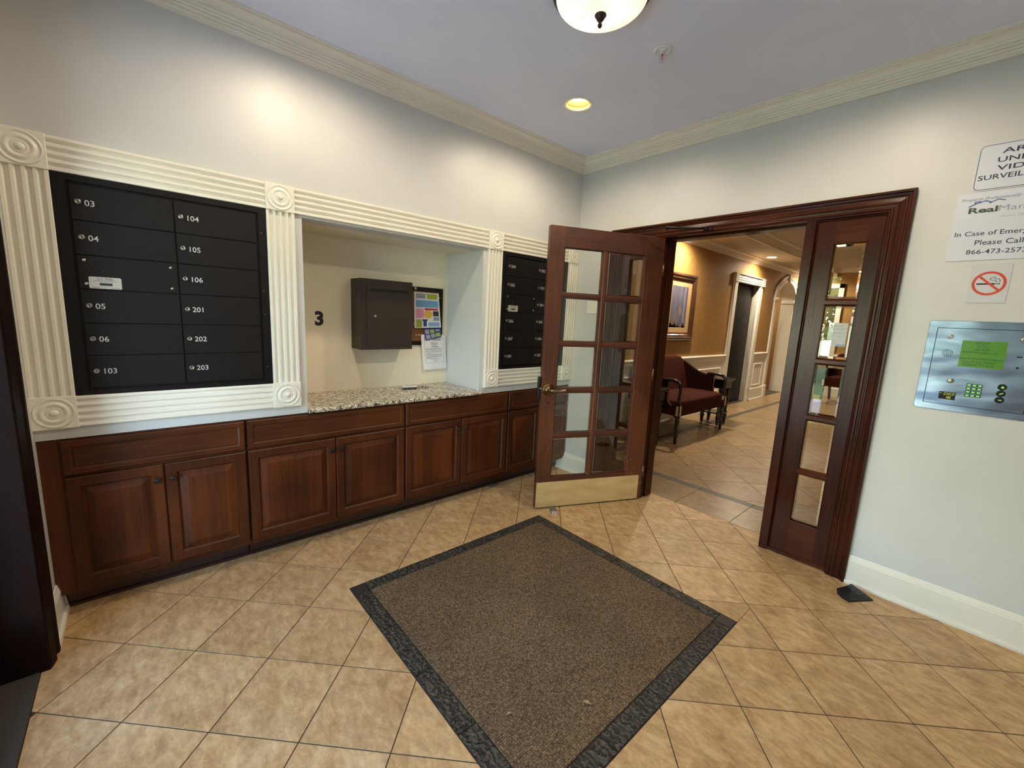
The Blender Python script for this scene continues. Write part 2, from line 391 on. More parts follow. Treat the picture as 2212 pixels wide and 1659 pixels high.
def top(name, mb, mats, label, cat, group=None, kind=None, base=None):
    """a thing that is one mesh; its origin is moved to its base"""
    if base is None:
        xs, ys, zs = zip(*mb.v); base = ((min(xs)+max(xs))/2, (min(ys)+max(ys))/2, min(zs))
    if isinstance(mats, str): mats = [mats]
    o = bpy.data.objects.new(name, mesh_from(mb, name, mats, base)); COL.objects.link(o); o.location = base; ORG[o.name] = base
    return tag(o, label, cat, group, kind)
def tag(o, label, cat=None, group=None, kind=None):
    o['label'] = label
    if cat: o['category'] = cat
    if group: o['group'] = group
    if kind: o['kind'] = kind
    return o
def thing(name, loc, label, cat, group=None, rotz=0., kind=None):
    o = bpy.data.objects.new(name, None); COL.objects.link(o); o.location = loc; o.rotation_euler = (0,0,rotz); o.empty_display_size = .05
    ORG[o.name] = tuple(loc); return tag(o, label, cat, group, kind)
# surface maps: left wall faces +x (u=y), back wall faces -y (u=x)
def onL(x): return lambda u, v, d=0.: (x+d, u, v)
def onB(y): return lambda u, v, d=0.: (u, y-d, v)
def ringpanel(mb, mp, u0, u1, v0, v1, levels, smooth=False, capfill=True):
    """nested rectangles: levels = (inset, height)"""
    rs = [[mp(u0+i, v0+i, h), mp(u1-i, v0+i, h), mp(u1-i, v1-i, h), mp(u0+i, v1-i, h)] for i, h in levels]
    return mb.rings(rs, True, False, capfill, smooth)
def extr(mb, prof, p0, p1):
    """open profile swept between two mapping functions (mitres in p0 / p1)"""
    n = len(prof); V = [p0(*q) for q in prof]+[p1(*q) for q in prof]
    return mb.add(V, [(i, i+1, n+i+1, n+i) for i in range(n-1)])
def slab(mb, poly, axis, a, b):
    """convex polygon extruded along axis from a to b"""
    def P(q, t): return {'x': (t, q[0], q[1]), 'y': (q[0], t, q[1]), 'z': (q[0], q[1], t)}[axis]
    return mb.rings([[P(q, a) for q in poly], [P(q, b) for q in poly]])

# ------------------------------------------------------------------ dimensions
XL, CEIL = -.02, 2.895              # left wall face, ceiling
XR = 3.75                           # right wall
YF = -3.52                          # front (entrance) wall face
WT = .17                            # thickness of wall between vestibule and lobby
NX = -.52                           # back of the niche
LX, LC = -.53, 2.78                 # lobby left wall face, lobby ceiling
LY1, LXR = 8.8, 3.4

# ------------------------------------------------------------------ structure: walls
m = MB()
m.box(-.16, XL, -3.52, -2.406, .866, 2.0); m.box(-.16, XL, -1.108, 0, .866, 2.0); m.box(-.16, XL, -3.52, 0, 2.0, CEIL)
tag(obj('wall_left', m, 'wall_paint'), 'cream painted wall carrying the two mailbox banks', 'wall', kind='structure')
m = MB(); m.box(NX-.1, NX, -2.51, -1.0, .80, 2.1); tag(obj('wall_niche_back', m, 'niche_lit_paint'), 'painted back wall of the niche behind the drop box', 'wall', kind='structure')
m = MB(); m.box(NX, -.16, -2.5, -2.406, .866, 2.1); tag(obj('wall_niche_left', m, 'niche_lit_paint'), 'painted side of the niche beside the 03 mailbox bank', 'wall', kind='structure')
m = MB(); m.box(NX, -.16, -1.108, -1.01, .866, 2.1); tag(obj('wall_niche_right', m, 'wall_paint'), 'painted side of the niche next to the cork board', 'wall', kind='structure')
m = MB(); m.box(NX, -.16, -2.406, -1.108, 2.0, 2.1); tag(obj('ceiling_niche', m, 'niche_lit_paint'), 'painted soffit of the niche', 'ceiling', kind='structure')
m = MB(); m.box(-.85, -.75, -3.75, 0., 0, CEIL+.05)
tag(obj('wall_outer', m, 'wall_paint'), 'outer wall behind the mailbox recess', 'wall', kind='structure')
m = MB(); m.box(-.75, .40, 0, WT, 0, 3.0); m.box(2.25, XR+.1, 0, WT, 0, 3.0); m.box(.40, 2.25, 0, WT, 2.245, 3.0)
tag(obj('wall_back', m, 'wall_paint'), 'white wall around the inner doorway carrying the signs', 'wall', kind='structure')
m = MB(); m.box(XR, XR+.12, -3.75, WT, 0, 3.0)
tag(obj('wall_right', m, 'wall_paint'), 'plain white side wall of the vestibule', 'wall', kind='structure')
m = MB(); m.box(-.85, .335, YF-.25, YF, 0, 3.0); m.box(2.45, XR+.12, YF-.25, YF, 0, 3.0); m.box(.335, 2.45, YF-.25, YF, 2.4, 3.0)
tag(obj('wall_front', m, 'white_wall'), 'white wall beside the dark wood entrance frame', 'wall', kind='structure')
CANS = [(.637, -.872), (.637, -2.40), (2.15, -.872), (2.15, -2.40)]; CR = .082
from mathutils.geometry import tessellate_polygon
m = MB(); loops = [[Vector((-.85, YF-.25, CEIL)), Vector((XR+.12, YF-.25, CEIL)), Vector((XR+.12, WT, CEIL)), Vector((-.85, WT, CEIL))]]
for cx_, cy_ in CANS: loops.append([Vector((cx_+CR*math.cos(2*PI*k/32), cy_-CR*math.sin(2*PI*k/32), CEIL)) for k in range(32)])
m.add([tuple(v) for L in loops for v in L], [tuple(t) for t in tessellate_polygon(loops)])
m.box(-.85, XR+.12, YF-.25, WT, CEIL+.14, CEIL+.2)
tag(obj('ceiling', m, 'ceiling_paint'), 'pale grey painted vestibule ceiling', 'ceiling', kind='structure')

# ------------------------------------------------------------------ floor tiles
def clip(poly, n, c):
    out = []
    for i, p in enumerate(poly):
        q = poly[(i+1) % len(poly)]; dp = n[0]*p[0]+n[1]*p[1]-c; dq = n[0]*q[0]+n[1]*q[1]-c
        if dp <= 0: out.append(p)
        if (dp < 0 < dq) or (dq < 0 < dp):
            t = dp/(dp-dq); out.append((p[0]+(q[0]-p[0])*t, p[1]+(q[1]-p[1])*t))
    return out
def rect_planes(x0, x1, y0, y1): return [((-1,0),-x0), ((1,0),x1), ((0,-1),-y0), ((0,1),y1)]
def area(p): return .5*sum(p[i][0]*p[(i+1) % len(p)][1]-p[(i+1) % len(p)][0]*p[i][1] for i in range(len(p)))
def inset(poly, d, seam=None):
    out = poly
    for i, p in enumerate(poly):
        q = poly[(i+1) % len(poly)]; ex, ey = q[0]-p[0], q[1]-p[1]; L = math.hypot(ex, ey)
        if L < 1e-6 or (seam and seam((p[0]+q[0])/2, (p[1]+q[1])/2, ex/L, ey/L)): continue
        n = (ey/L, -ex/L); out = clip(out, n, n[0]*p[0]+n[1]*p[1]-d)
        if len(out) < 3: return []
    return out
def tile_mesh(mb, poly, gap=.0021, top_z=0., seam=None):
    if area(poly) < 0: poly = poly[::-1]
    a = inset(poly, gap, seam)
    a = [p for i, p in enumerate(a) if math.hypot(p[0]-a[i-1][0], p[1]-a[i-1][1]) > 1e-5]
    if len(a) < 3 or area(a) < 2e-4: return False
    b = inset(a, .0007, seam)
    if len(b) != len(a):
        cx_, cy_ = sum(p[0] for p in a)/len(a), sum(p[1] for p in a)/len(a); b = [(cx_+(x-cx_)*.985, cy_+(y-cy_)*.985) for x, y in a]
    mb.rings([[(x, y, top_z-.008) for x, y in a], [(x, y, top_z-.0007) for x, y in a], [(x, y, top_z) for x, y in b]], True, False, True); return True
def lay(parent, org, e1, e2, S, ra, rb, planes, mat, hole=None, gap=.0021, name='tile'):
    full = MB(); tile_mesh(full, [(-S/2*(e1[0]+e2[0]), -S/2*(e1[1]+e2[1])), (S/2*(e1[0]-e2[0]), S/2*(e1[1]-e2[1])), (S/2*(e1[0]+e2[0]), S/2*(e1[1]+e2[1])), (-S/2*(e1[0]-e2[0]), -S/2*(e1[1]-e2[1]))], gap)
    fm = mesh_from(full, name, [mat]); cnt = 0
    for a in range(*ra):
        for b in range(*rb):
            P = lambda i, j: (org[0]+S*(i*e1[0]+j*e2[0]), org[1]+S*(i*e1[1]+j*e2[1]))
            sq = [P(a,b), P(a+1,b), P(a+1,b+1), P(a,b+1)]; A0 = abs(area(sq)); poly = sq
            for n, c in planes:
                poly = clip(poly, n, c)
                if len(poly) < 3: break
            if len(poly) < 3 or abs(area(poly)) < 4e-4: continue
            pcs = [poly]
            if hole:
                pcs = []; rest = poly
                for n, c in rect_planes(*hole):
                    o_ = clip(rest, (-n[0], -n[1]), -c)
                    if len(o_) >= 3 and abs(area(o_)) > 2e-4: pcs.append(o_)
                    rest = clip(rest, n, c)
                    if len(rest) < 3: break
                if len(rest) < 3 or abs(area(rest)) < 1e-5: pcs = [poly]
            cxy = P(a+.5, b+.5)
            if len(pcs) == 1 and abs(abs(area(pcs[0]))-A0) < 1e-6:
                obj(name, fm, mat, parent, local=True, loc=(cxy[0], cxy[1], 0)); cnt += 1
            elif pcs:
                mb = MB(); ok = False
                def seam(mx, my, ex, ey):
                    # inner cut of a tile notched by the mat corner: no joint there
                    mx, my = mx+cxy[0], my+cxy[1]
                    if not hole: return False
                    x0, x1, y0, y1 = hole
                    if abs(ex) < 1e-3 and min(abs(mx-x0), abs(mx-x1)) < 2e-3: return not (y0-1e-3 < my < y1+1e-3)
                    if abs(ey) < 1e-3 and min(abs(my-y0), abs(my-y1)) < 2e-3: return not (x0-1e-3 < mx < x1+1e-3)
                    return False
                for q in pcs: ok = tile_mesh(mb, [(x-cxy[0], y-cxy[1]) for x, y in q], gap, 0., seam) or ok
                if ok: obj(name, mb, mat, parent, local=True, loc=(cxy[0], cxy[1], 0)); cnt += 1
    return cnt
m = MB(); m.box(-.76, XR, YF-.02, .2, -.06, -.0022)
floor = tag(obj('floor', m, 'grout'), 'vestibule floor of beige stone tiles laid on the diagonal', 'floor', kind='structure')
TH = -.7801
lay(floor, (1.0605, -.2597), (math.cos(TH), -math.sin(TH)), (-math.sin(TH), -math.cos(TH)), .33, (-14, 12), (-8, 16),
    rect_planes(-.125, XR-.01, YF-.02, .2), 'floor_tile', hole=(.561, 2.015, -2.382, -.929))
# dark relief border around the mat
bx0, bx1, by0, by1, bw = .561, 2.015, -2.382, -.929, .081
def border(x0, x1, y0, y1, mat, rot=False):
    mb = MB(); cx_, cy_ = (x0+x1)/2, (y0+y1)/2
    tile_mesh(mb, [(x0-cx_, y0-cy_), (x1-cx_, y0-cy_), (x1-cx_, y1-cy_), (x0-cx_, y1-cy_)], .0024, .003)
    obj('border_tile', mb, mat, floor, local=True, loc=(cx_, cy_, 0))
for X0 in (bx0, bx1-bw):
    for Y0 in (by0, by1-bw): border(X0, X0+bw, Y0, Y0+bw, 'border_plain')
L4 = (bx1-bx0-2*bw)/4
for i in range(4):
    for Y0 in (by0, by1-bw): border(bx0+bw+i*L4, bx0+bw+(i+1)*L4, Y0, Y0+bw, 'border_tile')
    for X0 in (bx0, bx1-bw): border(X0, X0+bw, by0+bw+i*L4, by0+bw+(i+1)*L4, 'border_tile')
m = MB(); m.box(bx0+bw+.002, bx1-bw-.002, by0+bw+.002, by1-bw-.002, -.002, .005, .002)
top('floor_mat', m, 'carpet', 'square brown woven entrance mat set inside a dark tile border', 'mat')
# debris lying on the mat
def leaf(x, y, L, rot, mat, label, curl=.006):
    mb = MB(); c, s = math.cos(rot), math.sin(rot); V = []; F = []; n = 6
    for i in range(n+1):
        t = i/n; w = .22*L*math.sin(PI*min(max(t, .04), .97)); h = .0062+curl*math.sin(PI*t)
        for k, dz in ((-1, .002), (0, 0), (1, .002)): V.append((x+c*(t-.5)*L-s*k*w, y+s*(t-.5)*L+c*k*w, h+dz))
    for i in range(n):
        for k in range(2): F.append((3*i+k, 3*i+3+k, 3*i+4+k, 3*i+1+k))
    mb.add(V, F, True); mb.add([(a, b, c_-.0008) for a, b, c_ in V], [f[::-1] for f in F], True)
    top('dry_leaf', mb, mat, label, 'leaf')
plain('dry_leaf', (168, 140, 98), .8); plain('dark_leaf', (52, 40, 30), .8)
leaf(1.824, -1.917, .034, .5, 'dry_leaf', 'curled tan dry leaf lying on the brown mat')
leaf(1.667, -2.187, .022, 1.2, 'dry_leaf', 'small tan leaf scrap on the mat by the carved border')
leaf(1.169, -1.568, .022, 2., 'dark_leaf', 'tiny dark leaf crumb on the middle of the mat')

# ------------------------------------------------------------------ lobby shell
m = MB(); m.box(LX-1.8, LXR, .2, LY1+.1, -.06, -.0022)
lfloor = tag(obj('floor_lobby', m, 'grout'), 'lobby floor of beige diagonal tiles with dark inlaid strips', 'floor', kind='structure')
q = math.sqrt(.5)
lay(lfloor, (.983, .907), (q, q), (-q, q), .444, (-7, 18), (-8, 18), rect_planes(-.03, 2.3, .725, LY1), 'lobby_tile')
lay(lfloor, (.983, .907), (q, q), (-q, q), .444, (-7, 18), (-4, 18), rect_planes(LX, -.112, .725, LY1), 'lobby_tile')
def rect_tile(x0, x1, y0, y1, mat, name='tile'):
    mb = MB(); cx_, cy_ = (x0+x1)/2, (y0+y1)/2
    if tile_mesh(mb, [(x0-cx_, y0-cy_), (x1-cx_, y0-cy_), (x1-cx_, y1-cy_), (x0-cx_, y1-cy_)], .0018): obj(name, mb, mat, lfloor, local=True, loc=(cx_, cy_, 0))
for i in range(-4, 5): rect_tile(max(LX, 1.078+i*.445), min(LXR, 1.078+(i+1)*.445), .2, .645, 'lobby_tile')
for i in range(-4, 5): rect_tile(max(LX, 1.078+i*.445), min(LXR, 1.078+(i+1)*.445), .645, .725, 'strip_tile', 'strip_tile')
for i in range(18): rect_tile(-.112, -.03, .725+i*.45, min(.725+(i+1)*.45, LY1), 'strip_tile', 'strip_tile')
m = MB(); m.box(LX-.28, LX-1.69, 6.6, 9.05, -.002, .004); tag(obj('floor_hall', m, 'rug'), 'brown carpeted floor beyond the arched opening', 'floor', kind='structure')
EY0, EY1, EZ = 5.01, 6.07, 2.29     # elevator opening
AY0, AY1, AZ, AH = 7.12, 8.36, 2.12, .40   # arch: jambs, spring line, rise
def archz(y): t = (y-(AY0+AY1)/2)/((AY1-AY0)/2); return AZ+AH*math.sqrt(max(0, 1-t*t))
m = MB()
def wallseg(y0, y1, z0, z1, x0=LX-.14, x1=LX): m.box(x0, x1, y0, y1, z0, z1)
wallseg(WT, EY0, 0, LC+.1); wallseg(EY1, AY0, 0, LC+.1); wallseg(EY0, EY1, EZ, LC+.1); wallseg(AY1, LY1, 0, LC+.1)
NA = 24
for i in range(NA):
    a = AY0+(AY1-AY0)*.5*(1-math.cos(PI*i/NA)); b = AY0+(AY1-AY0)*.5*(1-math.cos(PI*(i+1)/NA))
    slab(m, [(a, archz(a)), (b, archz(b)), (b, LC+.1), (a, LC+.1)], 'x', LX-.14, LX)
tag(obj('wall_lobby_left', m, 'wallpaper'), 'gold papered lobby wall with the elevator and the arched opening', 'wall', kind='structure')
m = MB(); m.box(LX-.26, LX-.14, AY1, AY1+.3, 0, 2.9); m.box(LX-.26, LX-.14, AY0-.4, AY0, 0, 2.9)
for i in range(NA):
    a = AY0+(AY1-AY0)*.5*(1-math.cos(PI*i/NA)); b = AY0+(AY1-AY0)*.5*(1-math.cos(PI*(i+1)/NA))
    slab(m, [(a, archz(a)), (b, archz(b)), (b, 2.9), (a, 2.9)], 'x', LX-.26, LX-.14)
tag(obj('wall_arch_lining', m, 'trim_paint'), 'cream lining of the arched opening', 'wall', kind='structure')
m = MB(); m.box(LX-1.8, LX-1.7, 6.3, 9.1, 0, 2.9); m.box(LX-1.8, LX-.14, 9.1, 9.2, 0, 2.9); m.box(LX-1.8, LX-.14, 6.2, 6.3, 0, 2.9); m.box(LX-1.8, LX-.26, 6.2, 9.2, 2.9, 3.); m.box(LX-1.8, LX, LY1+.1, 9.2, -.06, -.002)
tag(obj('wall_hall', m, 'ochre'), 'ochre wall of the side hall seen through the arch', 'wall', kind='structure')
m = MB(); m.box(LX-.8, .45, LY1, LY1+.1, 0, 3.1); m.box(.45, LXR+.1, LY1, LY1+.1, 0, 3.1)
tag(obj('wall_lobby_end', m, 'wallpaper'), 'gold papered end wall of the lobby', 'wall', kind='structure')
m = MB(); m.box(LXR, LXR+.1, WT, LY1, 0, 3.1)
tag(obj('wall_lobby_right', m, 'wallpaper'), 'gold papered far side wall of the lobby', 'wall', kind='structure')
TX, TZ = .13, 2.89     # tray edge
m = MB(); m.box(LX-.2, TX, WT, LY1, LC, LC+.25); m.box(TX, LXR+.1, WT, LY1, TZ, TZ+.14)
tag(obj('ceiling_lobby', m, 'lobby_ceiling'), 'beige lobby ceiling with a raised tray', 'ceiling', kind='structure')

# ------------------------------------------------------------------ mouldings
CROWN = [(0, -.094), (.012, -.094), (.012, -.088)]
for k in range(33):       # sloped face carrying four half-round beads
    t_ = k/32; b_ = .0065*abs(math.sin(4*PI*t_))**.6; CROWN.append((.014+.048*t_+b_*.66, -.084+.046*t_-b_*.75))
CROWN += [(.064, -.036), (.066, -.030), (.073, -.022), (.084, -.016), (.097, -.013), (.101, -.016), (.106, -.016), (.106, -.007), (.121, -.007), (.121, 0)]
m = MB(); extr(m, CROWN, lambda p, h: (XL+p, YF+p, CEIL+h), lambda p, h: (XL+p, -p, CEIL+h))
tag(obj('trim_1', m, 'trim_paint'), 'cream crown moulding above the mailbox wall', 'crown moulding', kind='structure')
m = MB(); extr(m, CROWN, lambda p, h: (XL+p, -p, CEIL+h), lambda p, h: (XR-p, -p, CEIL+h))
tag(obj('trim_2', m, 'trim_paint'), 'cream crown moulding above the doorway wall', 'crown moulding', kind='structure')
m = MB(); extr(m, CROWN, lambda p, h: (XR-p, -p, CEIL+h), lambda p, h: (XR-p, YF+p, CEIL+h)); extr(m, CROWN, lambda p, h: (XR-p, YF+p, CEIL+h), lambda p, h: (XL+p, YF+p, CEIL+h))
tag(obj('trim_3', m, 'trim_paint'), 'cream crown moulding above the entrance wall', 'crown moulding', kind='structure')
BASE = [(0,.175),(.006,.175),(.009,.168),(.009,.162),(.013,.158),(.014,.150),(.014,.148),(.017,.144),(.017,.022),(.030,.020),(.033,.014),(.033,0)]
m = MB(); extr(m, BASE, lambda p, h: (2.288, -p, h), lambda p, h: (XR-p, -p, h)); m.add([(2.288, -p, h) for p, h in BASE]+[(2.288, 0, 0)], [tuple(range(len(BASE)+1))])
extr(m, BASE, lambda p, h: (-.11, -p, h), lambda p, h: (.364, -p, h))
tag(obj('baseboard_back', m, 'trim_paint'), 'tall cream baseboard under the signs', 'baseboard', kind='structure')
m = MB(); extr(m, BASE, lambda p, h: (-.11, YF+p*.8, h), lambda p, h: (.222, YF+p*.8, h)); m.add([(-.112+0*p, YF+p*.8, h) for p, h in BASE], [tuple(range(len(BASE)))])
tag(obj('baseboard_front', m, 'trim_paint'), 'short cream baseboard beside the entrance frame', 'baseboard', kind='structure')
m = MB(); extr(m, BASE, lambda p, h: (XR-p, -p, h), lambda p, h: (XR-p, YF, h))
tag(obj('baseboard_right', m, 'trim_paint'), 'cream baseboard of the side wall', 'baseboard', kind='structure')
# lobby crown + tray crown
m = MB(); extr(m, CROWN, lambda p, h: (LX+p, WT, LC+h), lambda p, h: (LX+p, LY1-p, LC+h)); extr(m, CROWN, lambda p, h: (LX+p, LY1-p, LC+h), lambda p, h: (TX, LY1-p, LC+h))
extr(m, CROWN, lambda p, h: (TX+p, WT, TZ+h), lambda p, h: (TX+p, LY1-p, TZ+h)); extr(m, CROWN, lambda p, h: (TX+p, LY1-p, TZ+h), lambda p, h: (LXR, LY1-p, TZ+h))
m.box(TX-.012, TX+.004, WT, LY1, LC-.006, LC+.03)
tag(obj('trim_4', m, 'trim_paint'), 'cream crown mouldings of the lobby ceiling and tray', 'crown moulding', kind='structure')

# fluted mailbox surround
YC = [(-3.521, -3.379), (-2.588, -2.447), (-1.067, -.926), (-.139, -.002)]
ZT, Zt, Zb, ZB = 2.148, 2.012, 1.061, .920
sur = thing('trim_5', (XL, -1.76, .92), 'cream fluted frame with bullseye blocks around the mailboxes and niche', 'moulding', kind='structure')
def flute_profile(w, n=4, d=.019, gd=.014):
    p = [(0, 0), (0, d-.003), (.003, d)]; st = w/(n+.5); off = (w-n*st)/2
    for i in range(n):
        a = off+i*st+st*.15; b = off+(i+1)*st-st*.15
        for k in range(7):
            t = k/6; p.append((a+(b-a)*t, d-gd*math.sin(PI*t)**.7 if 0 < k < 6 else d))
    return p+[(w-.003, d), (w, d-.003), (w, 0)]
for (y0, y1) in YC:
    mb = MB(); pr = flute_profile(y1-y0); extr(mb, pr, lambda a, h: (XL+h, y0+a, Zb), lambda a, h: (XL+h, y0+a, Zt)); obj('fluted_strip', mb, 'trim_paint', sur)
for i in range(3):
    y0, y1 = YC[i][1], YC[i+1][0]
    mb = MB(); pr = flute_profile(ZT-Zt); extr(mb, pr, lambda a, h: (XL+h, y1, Zt+a), lambda a, h: (XL+h, y0, Zt+a)); obj('fluted_strip', mb, 'trim_paint', sur)
    if i != 1:
        mb = MB(); extr(mb, pr, lambda a, h: (XL+h, y1, ZB+a*1.03), lambda a, h: (XL+h, y0, ZB+a*1.03)); obj('fluted_strip', mb, 'trim_paint', sur)
def rosette_mesh(w, h):
    mb = MB(); ringpanel(mb, lambda u, v, d=0.: (d, u, v), -w/2, w/2, -h/2, h/2, [(0, 0), (0, .021), (.002, .023)])
    R = min(w, h)*.47
    pf = [(1.0, .0229), (.97, .026), (.92, .0272), (.88, .026), (.84, .0235), (.78, .0232), (.72, .0245), (.66, .028), (.58, .0305), (.5, .028), (.45, .0255), (.4, .025), (.36, .0268), (.32, .028), (.27, .026), (.24, .0262), (.2, .030), (.13, .034), (.06, .0355), (0, .036)]
    mb.lathe([(R*a, b) for a, b in pf], ax='x', n=40); return mesh_from(mb, 'rosette_block', ['trim_paint'])
for zc, hh in (((ZT+Zt)/2, ZT-Zt+.004), ((Zb+ZB)/2, Zb-ZB+.004)):
    rm = rosette_mesh(.144, hh)
    for (y0, y1) in YC: obj('rosette_block', rm, 'trim_paint', sur, local=True, loc=(0, (y0+y1)/2+1.76, zc-.92))

# ------------------------------------------------------------------ inner doorway frame
OX0, OX1, OZ = .852, 1.800, 2.165           # door opening
FX0, FX1, FZ = .364, 2.288, 2.268           # casing outer edge
PF = [(0,0),(0,.030),(.003,.033),(.012,.033),(.015,.030),(.017,.024),(.026,.021),(.033,.014),(.038,.013),(.058,.016),(.062,.020),(.066,.020),(.069,.015),(.080,.013),(.084,.018),(.092,.018),(.096,.012),(.104,.009),(.104,-.02)]
fr = thing('trim_6', (1.326, 0, 0), 'dark cherry moulded casing around the inner doorway', 'door casing', kind='structure')
mb = MB(); extr(mb, PF, lambda a, h: (FX1-a, -h, 0), lambda a, h: (FX1-a, -h, FZ-a)); obj('side_casing', mb, 'frame_wood_v', fr)
mb = MB(); extr(mb, PF, lambda a, h: (FX0+a, -h, FZ-a), lambda a, h: (FX0+a, -h, 0)); obj('side_casing', mb, 'frame_wood_v', fr)
mb = MB(); extr(mb, PF, lambda a, h: (FX1-a, -h, FZ-a), lambda a, h: (FX0+a, -h, FZ-a)); obj('head_casing', mb, 'frame_wood_h', fr)
for (x0, x1) in ((OX1, OX1+.053), (OX0-.053, OX0)):
    mb = MB(); mb.box(x0, x1, -.004, WT+.01, 0, OZ+.02, .003); obj('post', mb, 'frame_wood_v', fr)
    mb = MB(); xs = x0-.012 if x1 > 1.5 else x1; mb.box(xs, xs+.012, .075, WT, 0, OZ, .002); obj('door_stop', mb, 'frame_wood_v', fr)
mb = MB(); mb.box(FX0+.08, FX1-.08, 0.0, WT+.01, OZ, OZ+.085, .003); obj('head_jamb', mb, 'frame_wood_h', fr)
mb = MB(); mb.box(OX0, OX1, .075, WT, OZ-.012, OZ, .002); obj('door_stop', mb, 'frame_wood_h', fr)
for x0, x1 in ((FX0+.02, FX0+.106), (FX1-.106, FX1-.02)):
    mb = MB(); mb.box(x0, x1, .0, WT+.01, 0, OZ+.085, .002); obj('side_jamb', mb, 'frame_wood_v', fr)
ROWS = [(.258, .575), (.617, .935), (.977, 1.295), (1.337, 1.654), (1.696, 2.016)]
def pane(mp, u0, u1, v0, v1, bev=.017, th=.004):
    mb = MB(); a = [(u0,v0),(u1,v0),(u1,v1),(u0,v1)]; b = [(u0+bev,v0+bev),(u1-bev,v0+bev),(u1-bev,v1-bev),(u0+bev,v1-bev)]
    mb.cur = 0; mb.add([mp(*p, 0.) for p in b], [(0,1,2,3)])
    mb.cur = 1; V = [mp(*p, -th*.8) for p in a]+[mp(*p, 0.) for p in b]+[mp(*p, -th-.0005) for p in a]+[mp(*p, -th-.0005) for p in b]
    F = []
    for i in range(4):
        k = (i+1) % 4; F += [(i, k, 4+k, 4+i), (8+k, 8+i, 12+i, 12+k), (8+i, 8+k, k, i)]
    mb.add(V, F); return mb
def chamfer_bar(mb, mp, u0, u1, v0, v1, d0, d1, c, horiz):
    """bar with a moulded (chamfered) section standing between depth d0 (back) and d1 (front)"""
    if horiz:
        sec = [(v0, d0), (v0, (d0+d1)/2+.004), (v0+c, d1-.004), (v0+c*1.3, d1), (v1-c*1.3, d1), (v1-c, d1-.004), (v1, (d0+d1)/2+.004), (v1, d0)]
        mb.rings([[mp(u0, v, d) for v, d in sec], [mp(u1, v, d) for v, d in sec]])
    else:
        sec = [(u0, d0), (u0, (d0+d1)/2+.004), (u0+c, d1-.004), (u0+c*1.3, d1), (u1-c*1.3, d1), (u1-c, d1-.004), (u1, (d0+d1)/2+.004), (u1, d0)]
        mb.rings([[mp(u, v0, d) for u, d in sec][::-1], [mp(u, v1, d) for u, d in sec][::-1]])
def sidelight(name, x0, x1, g0, g1, label):
    s = thing(name, ((x0+x1)/2, .01, 0), label, 'window', kind='structure')
    mp = onB(.012)
    for (a, b) in ((x0, g0), (g1, x1)): mb = MB(); mb.box(a, b, .012, .06, .03, OZ+.0, 0.); obj('stile', mb, 'frame_wood_v', s)
    mb = MB(); mb.box(g0, g1, .012, .06, 2.016, OZ); obj('rail', mb, 'frame_wood_h', s)
    mb = MB(); mb.box(g0, g1, .012, .06, .03, .258); obj('rail', mb, 'frame_wood_h', s)
    for i in range(4):
        mb = MB(); chamfer_bar(mb, mp, g0-.006, g1+.006, ROWS[i][1]-.001, ROWS[i+1][0]+.001, -.03, .004, .009, True); obj('muntin', mb, 'frame_wood_h', s)
    for (v0, v1) in ROWS: obj('pane', pane(onB(.03), g0-.003, g1+.003, v0-.003, v1+.003), ['thin_glass', 'bevel_glass'], s)
    for (v0, v1) in ((2.016, 2.024), (.250, .258)):
        mb = MB(); chamfer_bar(mb, mp, g0-.008, g1+.008, v0, v1, -.02, .004, .003, True); obj('bead', mb, 'frame_wood_h', s)
    for (a, b) in ((g0-.007, g0+.001), (g1-.001, g1+.007)):
        mb = MB(); chamfer_bar(mb, mp, a, b, .25, 2.024, -.02, .004, .003, False); obj('bead', mb, 'frame_wood_v', s)
    mb = MB(); chamfer_bar(mb, mp, x0, x1, .0, .034, -.05, .012, .008, True); obj('shoe', mb, 'frame_wood_h', s)
    for xx in (x0, x1-.014):
        mb = MB(); chamfer_bar(mb, mp, xx, xx+.014, .03, OZ, -.02, .010, .005, False); obj('bead', mb, 'frame_wood_v', s)
    mb = MB(); chamfer_bar(mb, mp, x0, x1, OZ-.016, OZ+.004, -.02, .010, .006, True); obj('bead', mb, 'frame_wood_h', s)
    return s
sidelight('window_1', OX1+.053, FX1-.100, 1.957, 2.106, 'dark wood sidelight of five bevelled panes beside the signs')
sidelight('window_2', FX0+.100, OX0-.053, .546, .695, 'dark wood sidelight behind the open glazed door')
# notice taped behind the second pane
mb = MB(); mp = onB(.040)
mb.box(1.990, 2.084, .036, .0364, 1.415, 1.555)
mb.cur = 1; mq = onB(.0359)
for k, (v, a, b) in enumerate([(1.541, .022, .075), (1.536, .022, .07), (1.522, .026, .088), (1.516, .026, .08), (1.497, .006, .086), (1.493, .006, .07), (1.477, .006, .04), (1.477, .05, .08), (1.455, .006, .03), (1.445, .006, .025)]): mb.quad(mq, 1.990+a, 1.990+b, v-.0012, v)
mb.cur = 2; mb.quad(mq, 2.04, 2.082, 1.419, 1.426); mb.cur = 3; mb.add([mq(2.000+.005*math.cos(a*PI/6), 1.540+.005*math.sin(a*PI/6)) for a in range(12)], [tuple(range(12))])
top('door_notice', mb, ['paper', 'p_grey', 'p_lblue', 'p_yellow'], 'printed white notice taped behind the second pane of the sidelight', 'notice')

